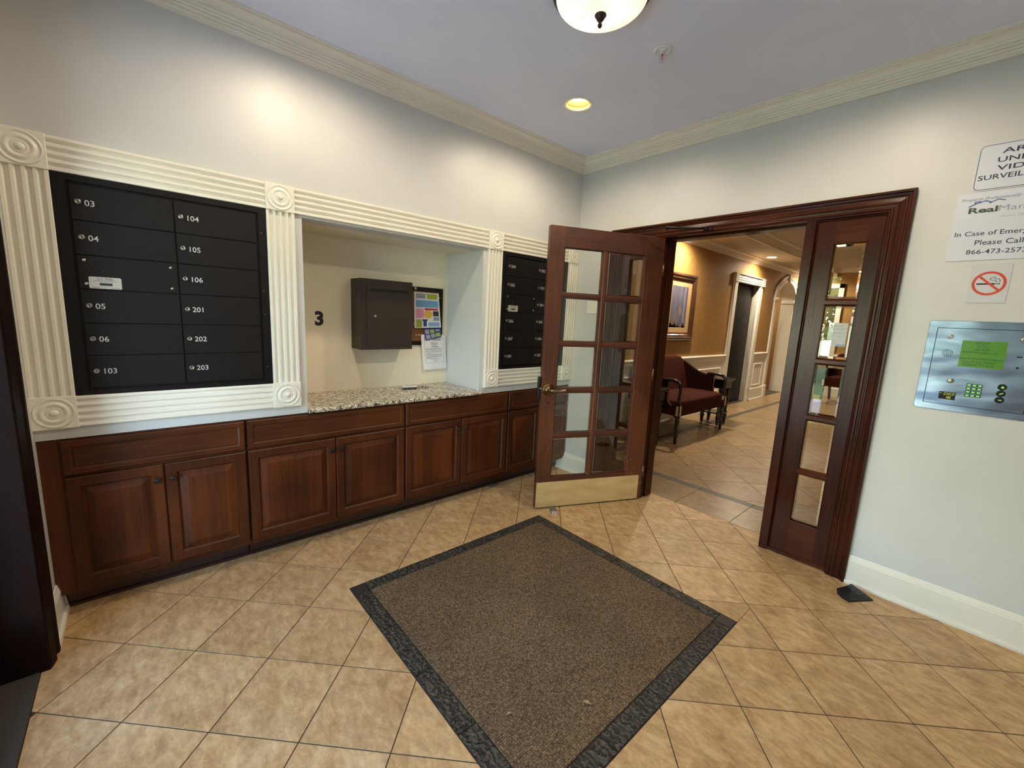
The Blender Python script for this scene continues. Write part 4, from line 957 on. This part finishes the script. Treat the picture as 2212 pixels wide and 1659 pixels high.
# ------------------------------------------------------------------ entry phone
ip = thing('entry_phone', (2.64, 0, 1.123), 'brushed steel entry phone panel with green screen and keypad', 'intercom')
mb = MB(); O = rrect(2.433, 2.849, 1.122, 1.586, .014); mb.rings([[mpB(u, v, 0) for u, v in O], [mpB(u, v, .002) for u, v in O], [mpB(2.641+(u-2.641)*.993, 1.354+(v-1.354)*.993, .0035) for u, v in O]]); obj('surround', mb, 'steel', ip)
mb = MB(); I = [(2.466, 1.154), (2.816, 1.154), (2.816, 1.550), (2.466, 1.550)]; mb.rings([[mpB(u, v, .0036) for u, v in I], [mpB(2.641+(u-2.641)*.988, 1.352+(v-1.352)*.99, .0036) for u, v in I]], True, False, False); obj('gasket', mb, 'slot_black', ip)
mb = MB(); ringpanel(mb, mpB, 2.468, 2.814, 1.156, 1.548, [(0, .003), (0, .0055), (.001, .0065)]); fp = obj('face_plate', mb, 'steel', ip)
mb = MB(); mb.box(2.566, 2.718, -.0072, -.006, 1.357, 1.490); lc = obj('screen', mb, 'lcd', ip)
mb = MB(); t_ = tB(.0075)
for s_, z, u0, u1 in (('WELCOME', 1.4745, 2.609, 2.661), ('to the', 1.4585, 2.619, 2.657), ('CASCADES', 1.4425, 2.608, 2.664), ('10400 Rosegate Ct.', 1.4265, 2.573, 2.696), ('Use A-Z to Find Name', 1.3965, 2.570, 2.712), ('Then Press "CALL"', 1.3805, 2.575, 2.695), ('Press # To Exit', 1.3645, 2.581, 2.690)): mb.text(s_, t_, box=(u0, u1, z, z+.0105))
obj('screen_text', mb, 'lcd_text', lc)
kk = MB(); kk.box(-.0095, .0095, -.004, 0, -.007, .007, .001); KF = mesh_from(kk, 'key', ['key_frame']); kc = MB(); kc.box(-.0055, .0055, -.0046, -.0038, -.0035, .0035); KC = mesh_from(kc, 'key_cap', ['key_green'])
for i in range(3):
    for j in range(4):
        u, v = 2.621+i*.0185, 1.2685-j*.0175
        k = obj('key', KF, '', ip, local=True, loc=(u-2.64, -.0065, v-1.123)); c = obj('key_cap', KC, '', k, local=True)
for j, v in enumerate((1.274, 1.242, 1.210)):
    mb = MB(); mb.lathe([(.0155, -.0065), (.0155, -.010), (.012, -.0125), (.010, -.012), (0, -.0125)], c=(2.7305, 0, v), ax='y', n=20); bt = obj('round_button', mb, 'black_iron', ip)
    mb = MB(); q_ = tB(.0128); u = 2.732
    if j == 0: mb.add([q_(u-.006, v-.005), q_(u+.006, v-.005), q_(u+.003, v+.004), q_(u-.003, v+.004)], [(0,1,2,3)])
    elif j == 1: strip(mb, [(u-.006, v-.004), (u+.006, v+.004)], .004, q_)
    else: mb.quad(q_, u-.006, u+.006, v-.0018, v+.0018)
    obj('button_mark', mb, 'key_green', bt)
for (u, v) in ((2.519, 1.506), (2.763, 1.504)): mb = MB(); mb.lathe([(.011, -.0065), (.011, -.010), (.008, -.0125), (.004, -.0125), (.0035, -.011), (0, -.011)], c=(u, 0, v), ax='y', n=20); obj('lock', mb, 'chrome', ip)
mb = MB(); mb.lathe([(.013, -.0065), (.0125, -.0085), (.009, -.0095), (0, -.0098)], c=(2.553, 0, 1.280), ax='y', n=20); obj('camera_cover', mb, 'dull_nickel', ip)
mb = MB()
for r_i, n_i in ((0, 1), (1, 6), (2, 12), (3, 16)):
    for k in range(n_i): a = 2*PI*k/n_i; u, v = 2.521+r_i*.0062*math.cos(a), 1.421+r_i*.0062*math.sin(a); mb.quad(tB(.0068), u-.0013, u+.0013, v-.0022, v+.0022)
obj('speaker_holes', mb, 'slot_black', ip)
mb = MB(); mb.box(2.521, 2.582, -.0072, -.006, 1.182, 1.221); lg = obj('logo_plate', mb, 'slot_black', ip)
mb = MB(); mb.text('DKS', tB(.0075), box=(2.537, 2.579, 1.204, 1.218), bold=.03, shear=.25); mb.quad(tB(.0075), 2.550, 2.566, 1.187, 1.199); mb.quad(tB(.0075), 2.523, 2.533, 1.212, 1.2145); obj('logo', mb, 'p_green', lg)
mb = MB(); mb.box(2.754, 2.772, -.008, -.006, 1.421, 1.427); mb.lathe([(.005, -.0065), (.005, -.0068), (0, -.0068)], c=(2.763, 0, 1.372), ax='y', n=12); obj('microphone', mb, 'slot_black', ip)
# small outlet seen through the door glass
ol = thing('wall_plate', (.195, 0, 1.56), 'small blank white switch plate seen through the door glass', 'switch plate')
mb = MB(); mb.box(.135, .255, -.004, 0, 1.56, 1.675, .001); obj('plate', mb, 'trim_paint', ol)
for zz in (1.60, 1.635): mb = MB(); mb.lathe([(.003, -.004), (.003, -.005), (0, -.0055)], c=(.195, 0, zz), ax='y', n=10); obj('screw', mb, 'paper', ol)

# ------------------------------------------------------------------ black rubber wedge on the floor
rw = thing('rubber_door_stop', (2.36, -.15, 0), 'black rubber door stop lying by the cream baseboard', 'door stop')
fp_ = [(2.279, -.158), (2.290, -.200), (2.320, -.232), (2.353, -.244), (2.439, -.112), (2.420, -.092), (2.330, -.078), (2.318, -.122)]
ht = [.010, .010, .010, .012, .006, .006, .034, .034]
mb = MB(); n = len(fp_); V = [(x, y, 0) for x, y in fp_]+[(x, y, h) for (x, y), h in zip(fp_, ht)]+[(2.345, -.165, .038), (2.40, -.11, .016)]
mb.add(V, [tuple(range(n))[::-1]]+[(i, (i+1) % n, n+(i+1) % n, n+i) for i in range(n)]+[(n, n+1, n+2, 2*n), (n+2, n+3, 2*n), (n+3, n+4, 2*n+1, 2*n), (n+4, n+5, 2*n+1), (n+5, n+6, 2*n, 2*n+1), (n+6, n+7, 2*n), (n+7, n, 2*n)]); obj('wedge', mb, 'rubber', rw)
mb = MB(); O_ = Vector((2.372, -.172, .0315)); U_ = Vector((.050, .062, -.020)).normalized(); V_ = Vector((-.6, .62, .06)).normalized()
mb.text('CAT', lambda u, v: tuple(O_+U_*u+V_*v+Vector((0, 0, .0012))), box=(0, .035, 0, .012), bold=.01); obj('print', mb, 'rubber_print', rw)
mb = MB(); mb.box(-.095, -.085, -.93, -.80, .0, .012); V = [(-.100, -.90, 0), (-.060, -.925, 0), (-.078, -.80, 0), (-.115, -.79, 0)]
mb = MB(); mb.rings([V, [(V[0][0], V[0][1], .012), (V[1][0], V[1][1], .012), (V[2][0], V[2][1], .004), (V[3][0], V[3][1], .004)]]); top('wood_scrap', mb, 'wood_grey', 'small grey scrap of wood on the floor by the cabinet toe kick', 'scrap')

# ------------------------------------------------------------------ ceiling fittings
AX, AY = 1.355, -1.568
cl = thing('ceiling_light', (AX, AY, CEIL), 'lit ribbed glass bowl ceiling light with bronze finial', 'ceiling light')
mb = MB(); pf = []
for i in range(13): a = i/12*PI/2; pf.append((.192*math.sin(a)**.82 if i else 1e-4, -.105+.068*(1-math.cos(a)**.95)))
mb.lathe(pf, n=168, rib=(84, .006), cap=False); bo = obj('glass_bowl', mb, 'bowl_glass', cl, local=True)
mb = MB(); mb.lathe([(.17, 0), (.205, 0), (.212, -.008), (.210, -.026), (.203, -.036), (.194, -.040), (.188, -.034)], n=48); obj('rim', mb, 'bronze', cl, local=True)
mb = MB(); mb.lathe([(r_*.92, -.100+(h_+.112)*.82) for r_, h_ in [(.0, -.112), (.022, -.113), (.027, -.118), (.027, -.124), (.022, -.127), (.020, -.134), (.013, -.146), (.007, -.150), (.0065, -.155), (.010, -.160), (.0105, -.168), (.007, -.176), (0, -.179)]], n=24); obj('finial', mb, 'bronze', cl, local=True)
def can_light(x, y, z, label, group, power, bulb='bulb', col=(1, .84, .62), spot=172, name='recessed_light', r=.082, deep=False, blend=.6):
    t = thing(name, (x, y, z), label, 'recessed light', group)
    mb = MB(); mb.lathe([(r, .003), (r+.014, .0), (r+.014, -.003), (r+.011, -.005), (r, -.003), (r-.005, .004)], n=40, cap=False); obj('trim_ring', mb, 'trim_paint', t, local=True)
    if deep:
        mb = MB(); mb.lathe([(r-.004, -.002), (r-.006, .02), (r-.010, .021), (r-.008, .045), (r-.012, .046), (r-.010, .075), (r-.014, .115), (.0, .116)], n=40, cap=False); obj('baffle', mb, 'can_baffle', t, local=True)
        mb = MB(); mb.lathe([(.060, .10), (.060, .046), (.046, .040), (0, .038)], n=32, cap=False); obj('bulb', mb, bulb, t, local=True)
    else:
        mb = MB(); mb.lathe([(r, -.003), (r*.96, -.0015), (r*.9, -.001)], n=36, cap=False); obj('baffle', mb, 'inlay', t, local=True)
        mb = MB(); mb.lathe([(r*.9, -.001), (r*.9, -.0016), (r*.62, -.0016), (0, -.0016)], n=30, cap=False); obj('lens', mb, bulb, t, local=True)
    ld = bpy.data.lights.new('lamp', 'SPOT'); ld.energy = power; ld.color = col; ld.spot_size = math.radians(spot); ld.spot_blend = blend; ld.shadow_soft_size = .04
    lo = bpy.data.objects.new('lamp', ld); COL.objects.link(lo); lo.parent = t; lo.location = (0, 0, -.012)
    return t
can_light(.637, -.872, CEIL, 'lit recessed ceiling light near the mailbox corner', None, POWER['can'], deep=True)
can_light(.637, -2.40, CEIL, 'lit recessed ceiling light above the 03 mailbox bank', None, POWER['can'], deep=True)
can_light(2.15, -.872, CEIL, 'lit recessed ceiling light in front of the right sidelight', None, POWER['can'], deep=True)
can_light(2.15, -2.40, CEIL, 'lit recessed ceiling light above the street entrance', None, POWER['can'], deep=True)
sp = thing('sprinkler', (1.320, -1.012, CEIL), 'white fire sprinkler head on the ceiling', 'sprinkler')
mb = MB(); mb.lathe([(.045, 0), (.045, -.003), (.039, -.010), (.032, -.006), (.028, -.001), (.021, -.001), (.017, -.008), (.011, -.010), (0, -.010)], n=32); obj('escutcheon', mb, 'paper', sp, local=True)
mb = MB(); mb.lathe([(.009, -.008), (.009, -.018), (.006, -.020), (0, -.020)], n=16)
for s_ in (-1, 1): mb.tube([(s_*.008, 0, -.018), (s_*.0125, 0, -.026), (s_*.0125, 0, -.042), (s_*.005, 0, -.050)], .0022, 8)
mb.lathe([(.005, -.048), (.005, -.054), (.012, -.055), (.012, -.0565), (0, -.0565)], n=16); obj('yoke', mb, 'paper', sp, local=True)
mb = MB(); mb.lathe([(.0025, -.020), (.0025, -.048)], n=8); mb.lathe([(.005, -.020), (.005, -.028), (0, -.029)], n=10); obj('glass_fuse', mb, 'sign_red', sp, local=True)

# ------------------------------------------------------------------ lobby: wainscot, elevator, arch, picture
wn_ = thing('trim_8', (LX, 3.0, 0), 'cream wainscot with chair rail and raised mouldings on the gold lobby wall', 'wainscot', kind='structure')
RAIL = [(0,.885),(.012,.885),(.014,.895),(.022,.905),(.026,.915),(.018,.925),(.018,.945),(.030,.958),(.036,.972),(.030,.985),(.018,.990),(0,.992)]
LB = [(0,.262),(.008,.26),(.012,.245),(.018,.235),(.018,.03),(.028,.025),(.030,0)]
def wain(y0, y1, panels, x=LX):
    mb = MB(); mb.box(x-.001, x+.008, y0, y1, 0, .89); obj('field', mb, 'trim_paint', wn_)
    mb = MB(); extr(mb, RAIL, lambda p, h: (x+p, y1, h), lambda p, h: (x+p, y0, h)); mb.add([(x+p, y0, h) for p, h in RAIL], [tuple(range(len(RAIL)))]); obj('chair_rail', mb, 'trim_paint', wn_)
    mb = MB(); extr(mb, LB[::-1], lambda p, h: (x+.006+p, y1, h), lambda p, h: (x+.006+p, y0, h)); obj('baseboard', mb, 'trim_paint', wn_)
    for (a, b, c, d) in panels: mb = MB(); ringpanel(mb, onL(x+.008), a, b, c, d, [(0, 0), (.004, .010), (.012, .012), (.018, .006), (.022, 0)], capfill=False); obj('panel_moulding', mb, 'trim_paint', wn_)
wain(WT, 4.86, [(.35, 1.5, .33, .76), (1.7, 2.9, .33, .76), (3.1, 4.70, .33, .76)]); wain(6.24, 6.98, [(6.33, 6.80, .30, .765)])
el_ = thing('door_2', (LX, 5.54, 0), 'black elevator door in a cream fluted surround', 'elevator', kind='structure')
mb = MB(); mb.box(LX-.12, LX-.10, EY0-.02, EY1+.02, 0, EZ+.02); ed = obj('door_panel', mb, 'elevator_metal', el_)
mb = MB(); mb.quad(lambda u, v: (LX-.098, u, v), 5.70, 5.98, 1.575, 1.672); obj('notice_plate', mb, 'slot_black', ed)
for (y0, y1) in ((4.84, 5.01), (6.07, 6.24)):
    mb = MB(); mb.box(LX-.1, LX+.022, y0, y1, 0, 2.30, .003); mb.box(LX+.022, LX+.030, y0+.02, y1-.02, .26, 2.30, .003); obj('side_trim', mb, 'trim_paint', el_)
mb = MB(); mb.box(LX-.1, LX+.024, 4.84, 6.24, 2.29, 2.43, .003); pr = flute_profile(.13, 3, .012, .008); extr(mb, pr, lambda a, h: (LX+.024+h, 6.24, 2.30+a), lambda a, h: (LX+.024+h, 4.84, 2.30+a)); mb.box(LX, LX+.05, 4.80, 6.30, 2.43, 2.45, .004); obj('head_trim', mb, 'trim_paint', el_)
for (y0, y1) in ((4.82, 4.95), (6.13, 6.27)): mb = MB(); mb.box(LX, LX+.05, y0, y1, 2.295, 2.432, .003); obj('corner_block', mb, 'trim_paint', el_)
ar = thing('trim_9', (LX, 7.74, 0), 'cream arched moulding with keystone around the hall opening', 'arch', kind='structure')
mb = MB(); yc = (AY0+AY1)/2; hw = (AY1-AY0)/2
def arc(r, i, n=32): a = PI*(1-i/n); return (yc+(hw+r)*math.cos(a), AZ+(AH+r)*math.sin(a))
for (r0, r1, d) in ((-.005, .045, .03), (.045, .085, .02), (.085, .13, .036)):
    rs = [[(LX, *arc(r0, i)), (LX+d, *arc(r0, i)), (LX+d, *arc(r1, i)), (LX, *arc(r1, i))] for i in range(33)]; mb.rings(rs)
obj('archivolt', mb, 'trim_paint', ar)
mb = MB(); mb.box(LX-.262, LX+.001, AY1-.012, AY1, 0, AZ); mb.box(LX-.262, LX+.001, AY0, AY0+.012, 0, AZ)
mb.rings([[(LX-.262, *arc(-.012, i)), (LX+.001, *arc(-.012, i)), (LX+.001, *arc(0, i)), (LX-.262, *arc(0, i))] for i in range(33)]); obj('reveal', mb, 'trim_paint', ar)
for (y0, y1) in ((AY0-.13, AY0+.005), (AY1-.005, AY1+.13)):
    mb = MB(); mb.box(LX, LX+.03, y0, y1, 0, AZ, .003); obj('pilaster', mb, 'trim_paint', ar)
    mb = MB(); mb.box(LX-.255, LX+.055, y0-.02, y1+.02, AZ-.045, AZ+.02, .008); obj('impost', mb, 'trim_paint', ar)
    mb = MB(); mb.box(LX, LX+.045, y0-.01, y1+.01, 0, .27, .005); obj('plinth', mb, 'trim_paint', ar)
mb = MB(); slab(mb, [(yc-.05, AZ+AH-.02), (yc+.05, AZ+AH-.02), (yc+.075, AZ+AH+.16), (yc-.075, AZ+AH+.16)], 'x', LX, LX+.055); obj('keystone', mb, 'trim_paint', ar)
mb = MB(); mb.box(LX-1.7, LX-1.67, 6.3, 9.1, .86, .93, .004); mb.box(LX-1.7, LX-1.68, 6.3, 9.1, 0, .17, .004); mb.box(LX-1.7, LX-.3, 9.07, 9.1, .86, .93, .004); mb.box(LX-1.7, LX-.3, 9.08, 9.1, 0, .17, .004)
tag(obj('trim_10', mb, 'trim_paint'), 'cream chair rail and baseboard in the side hall', 'chair rail', kind='structure')
pc = thing('framed_picture', (LX, 3.01, 1.257), 'framed print of a heron among reeds hanging on the gold wall', 'picture')
mb = MB(); ringpanel(mb, onL(LX), 2.59, 3.43, 1.257, 2.245, [(0, 0), (0, .030), (.012, .042), (.035, .046), (.060, .034), (.078, .034), (.090, .024), (.115, .018), (.118, .012)], capfill=False); obj('frame', mb, 'picture_wood', pc)
mb = MB(); mb.quad(lambda u, v: (LX+.012, u, v), 2.70, 3.32, 1.36, 2.14); mo = obj('mount', mb, 'mat_board', pc)
mb = MB(); mz = lambda u, v: (LX+.0125, u, v); mb.quad(mz, 2.725, 3.205, 1.450, 2.056); pt = obj('print', mb, 'art_print', mo)
mb = MB(); mz = lambda u, v: (LX+.0130, u, v)
bird = [(2.965, 1.86), (2.99, 1.875), (3.0, 1.86), (2.99, 1.83), (2.995, 1.78), (3.03, 1.74), (3.06, 1.68), (3.075, 1.62), (3.06, 1.63), (3.03, 1.66), (3.005, 1.62), (3.0, 1.52), (2.99, 1.52), (2.99, 1.62), (2.975, 1.70), (2.98, 1.78), (2.975, 1.84)]
mb.add([mz(u, v) for u, v in bird], [tuple(range(len(bird)))]); mb.cur = 1
for k in range(26):
    u = 2.75+random.random()*.17; h = .06+random.random()*.16; l = (random.random()-.5)*.08; mb.add([mz(u-.008, 1.455), mz(u+.008, 1.455), mz(u+l, 1.46+h)], [(0,1,2)])
mb.cur = 2
for k in range(40):
    u = 2.73+random.random()*.46; h = .02+random.random()*.06; mb.add([mz(u-.02, 1.452), mz(u+.02, 1.452), mz(u, 1.455+h)], [(0,1,2)])
mb.cur = 3; mb.quad(mz, 2.985, 3.0, 1.86, 2.05); mb.quad(mz, 3.10, 3.14, 1.52, 2.05)
plain('art_bird', (126, 112, 108), .7); plain('art_reed', (146, 130, 62), .7); plain('art_ground', (92, 74, 62), .7); plain('art_light', (128, 132, 150), .7)
obj('print_figure', mb, ['art_bird', 'art_reed', 'art_ground', 'art_light'], mo)
# end door of the lobby
dr3 = thing('door_3', (-.12, LY1, 0), 'brown door in a cream casing on the lobby end wall', 'door', kind='structure')
mb = MB(); mb.box(-.45, .20, LY1-.02, LY1-.004, 0, 2.46); obj('leaf', mb, 'lobby_door', dr3)
mb = MB(); mb.box(.20, .30, LY1-.035, LY1, 0, 2.56, .004); mb.box(-.52, .30, LY1-.035, LY1, 2.46, 2.56, .004); obj('casing', mb, 'trim_paint', dr3)
mb = MB(); mb.box(.30, LXR, LY1-.012, LY1, 0, .9); mb.box(.30, LXR, LY1-.04, LY1, .9, .98, .004); mb.box(.30, LXR, LY1-.03, LY1, 0, .2, .004)
tag(obj('trim_11', mb, 'trim_paint'), 'cream wainscot on the lobby end wall', 'wainscot', kind='structure')

# ------------------------------------------------------------------ upholstered seats (local: faces +x, y across)
def seat(name, loc, rotz, half, label, cat):
    t = thing(name, loc, label, cat, rotz=rotz); L = dict(parent=t, local=True); h = half
    mb = MB(); mb.super((0.02, 0, .475), (.30, h-.03, .075), .28, 28, 14, lambda p: (p[0], p[1], p[2]+(.035*math.cos(p[0]/.30*1.4)*math.cos(p[1]/(h-.03)*1.45) if p[2] > 0 else 0))); obj('seat_cushion', mb, 'upholstery', **L)
    mb = MB(); mb.box(-.28, .315, -h+.02, h-.02, .355, .45, .012); obj('seat_rail', mb, 'upholstery', **L)
    mb = MB(); mb.super((-.29, 0, .72), (.065, h-.05, .31), .22, 28, 18, lambda p: (p[0]-.16*(p[2]/.31+.6)*.5, p[1], p[2]-.02*(p[1]/(h-.05))**4)); obj('backrest', mb, 'upholstery', **L)
    for s_ in (-1, 1):
        y0 = s_*(h-.025); prof = []
        for i in range(11):
            u = i/10; x = -.36+u*.47; prof.append((x, .95-.17*math.sin(min(1, u*1.15)*PI/2)**1.1))
        low = [(.13, .76), (.125, .62), (.135, .54), (.17, .50), (.20, .46), (-.34, .40)]
        poly = prof+low; n_ = len(poly); mb = MB()
        A_ = [(x, y0-.028, z) for x, z in poly]; B_ = [(x, y0+.028, z) for x, z in poly]
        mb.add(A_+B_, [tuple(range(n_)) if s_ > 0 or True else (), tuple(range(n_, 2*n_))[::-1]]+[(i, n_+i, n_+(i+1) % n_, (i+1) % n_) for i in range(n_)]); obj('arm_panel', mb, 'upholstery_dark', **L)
        mb = MB(); mb.tube([(.128, y0+s_*.0, .77), (.124, y0, .62), (.134, y0, .545), (.165, y0, .505), (.20, y0, .48)], .007, 8); obj('arm_piping', mb, 'gilt', **L)
        mb = MB(); pts = [(.02, y0, .795), (.12, y0, .800), (.20, y0, .800), (.255, y0, .785), (.285, y0, .745), (.293, y0, .69), (.288, y0, .62), (.286, y0, .56), (.292, y0, .50)]
        mb.tube(pts, [.018, .021, .022, .022, .021, .018, .019, .023, .020], 12); obj('arm_support', mb, 'ebony', **L)
        mb = MB(); mb.box(.262, .322, y0-.030, y0+.030, .355, .50, .003); lb = obj('leg_block', mb, 'ebony', **L)
        mb = MB(); mb.box(.3222, .3232, y0-.018, y0+.018, .365, .49); mb.box(.276, .308, y0-.0312, y0-.0304, .365, .49); obj('leg_inlay', mb, 'inlay', parent=lb, local=True)
        mb = MB(); mb.lathe([(.018, 0), (.020, .02), (.019, .09), (.026, .10), (.026, .112), (.019, .12), (.020, .20), (.028, .27), (.030, .30), (.022, .325), (.030, .335), (.030, .356)], c=(.292, y0, 0), n=16); obj('front_leg', mb, 'ebony', **L)
        mb = MB(); mb.rings([[(-.44+a, y0+b, 0) for a, b in ((-.02, -.02), (.02, -.02), (.02, .02), (-.02, .02))], [(-.31+a, y0+b, .37) for a, b in ((-.025, -.025), (.025, -.025), (.025, .025), (-.025, .025))]]); obj('back_leg', mb, 'ebony', **L)
    return t
seat('settee', (-.09, 2.515, 0), 0, .69, 'rust red upholstered settee with dark carved arms against the gold wall', 'settee')
seat('armchair', (.72, 7.93, 0), -PI/2, .32, 'rust red upholstered armchair seen through the sidelight glass', 'armchair')
def end_table(x, y, label, group=None):
    t = thing('end_table', (x, y, 0), label, 'side table', group); L = dict(parent=t, local=True)
    mb = MB(); mb.box(-.20, .20, -.19, .19, .700, .725, .006); mb.box(-.185, .185, -.175, .175, .68, .70, .004); obj('table_top', mb, 'ebony', **L)
    mb = MB(); mb.box(-.16, .16, -.15, .15, .57, .68, .004); mb.box(-.165, .165, -.155, .155, .615, .63, .003); obj('apron', mb, 'ebony', **L)
    mb = MB(); mb.box(-.15, .15, -.14, .14, .17, .19, .004); obj('shelf', mb, 'ebony', **L)
    for sx in (-1, 1):
        for sy in (-1, 1):
            mb = MB(); mb.lathe([(.018, 0), (.024, .06), (.026, .10), (.034, .115), (.034, .14), (.024, .15), (.030, .17), (.030, .20), (.020, .22), (.026, .32), (.034, .40), (.026, .44), (.034, .455), (.034, .47), (.024, .49), (.032, .54), (.032, .58)], c=(sx*.12, sy*.12, 0), n=14); obj('leg', mb, 'ebony', **L)
end_table(-.05, 3.51, 'dark turned-leg end table between the settee and the elevator')
end_table(-.05, 1.50, 'dark turned-leg end table half hidden by the door jamb')
LP = 'recessed lights along the lobby wall'
for y, lb_ in ((2.85, 'lit recessed light in the lobby soffit above the framed picture'), (5.64, 'lit recessed light in the lobby soffit above the elevator door'), (8.35, 'lit recessed light in the lobby soffit above the arched opening')): can_light(-.235, y, LC, lb_, LP, POWER['lobby'], 'lobby_bulb', (1, .85, .64), 165, blend=1.)
for y in (2.2, 5.6): can_light(1.5, y, TZ, 'unseen fill lamp added in the raised lobby tray', 'added fill lamps in the lobby tray', POWER['lobby_fill'], 'lobby_bulb', (1, .86, .68), 150, blend=1.)  # out-of-view lamps added as general fill light for the lobby

can_light(LX-1.1, 7.9, 2.9, 'lit recessed light in the ochre side hall', None, 60., 'lobby_bulb', (1, .88, .66), 150)
# ------------------------------------------------------------------ outside the entrance
m = MB(); m.box(-14, 18, -26, YF-.25, -.12, -.03)
tag(obj('ground_outside', m, 'path'), 'pale paved ground outside the entrance', 'ground', kind='structure')
m = MB(); m.box(-.5, -.1, -4.9, YF-.25, -.03, 3.2); m.box(2.9, 3.3, -4.9, YF-.25, -.03, 3.2)  # side walls added out of view to keep oblique daylight off the mailbox wall
tag(obj('wall_daylight_block', m, 'path'), 'unseen pale side walls added to block oblique daylight at the entrance', 'wall', kind='structure')
m = MB(); m.box(-.5, 3.3, -5.0, YF-.25, 2.75, 2.95)
tag(obj('ceiling_porch', m, 'ceiling_paint'), 'painted soffit of the entrance porch', 'ceiling', kind='structure')
m = MB(); m.box(-14, 18, -26, -8.2, -.03, .02)
tag(obj('lawn', m, 'lawn'), 'lawn beyond the paved walk', 'lawn', kind='structure')
def tree(x, y, h, r, label):
    t = thing('tree', (x, y, 0), label, 'tree', 'trees outside the entrance')
    mb = MB(); mb.tube([(0, 0, 0), (.05, .02, h*.3), (-.03, .05, h*.55), (.02, 0, h*.8)], [.16, .12, .09, .04], 8); obj('trunk', mb, 'bark', t, local=True)
    mb = MB(); rnd = random.Random(int(x*10)+5)
    for k in range(1700):
        a, b = rnd.random()*2*PI, math.acos(2*rnd.random()-1); q_ = rnd.random()**.33
        c = Vector((r*q_*math.sin(b)*math.cos(a), r*q_*math.sin(b)*math.sin(a), h*.58+r*.95*q_*math.cos(b)))
        u = Vector((rnd.random()-.5, rnd.random()-.5, rnd.random()-.5)).normalized()*.13; w = u.cross(Vector((rnd.random()-.5, rnd.random()-.5, rnd.random()-.5))).normalized()*.08
        mb.add([tuple(c-u), tuple(c+w), tuple(c+u), tuple(c-w)], [(0,1,2,3)])
    o = obj('crown', mb, 'leaves', t, local=True); o['kind'] = 'stuff'
for x, y, h, r in ((-3.9, -10.5, 5., 2.2), (.7, -10.8, 5.2, 2.2), (5.3, -10.6, 4.8, 2.2), (3., -16., 6.4, 2.5), (-1.8, -16., 6.2, 2.5)): tree(x, y, h, r, 'leafy green tree growing on the lawn outside the entrance')
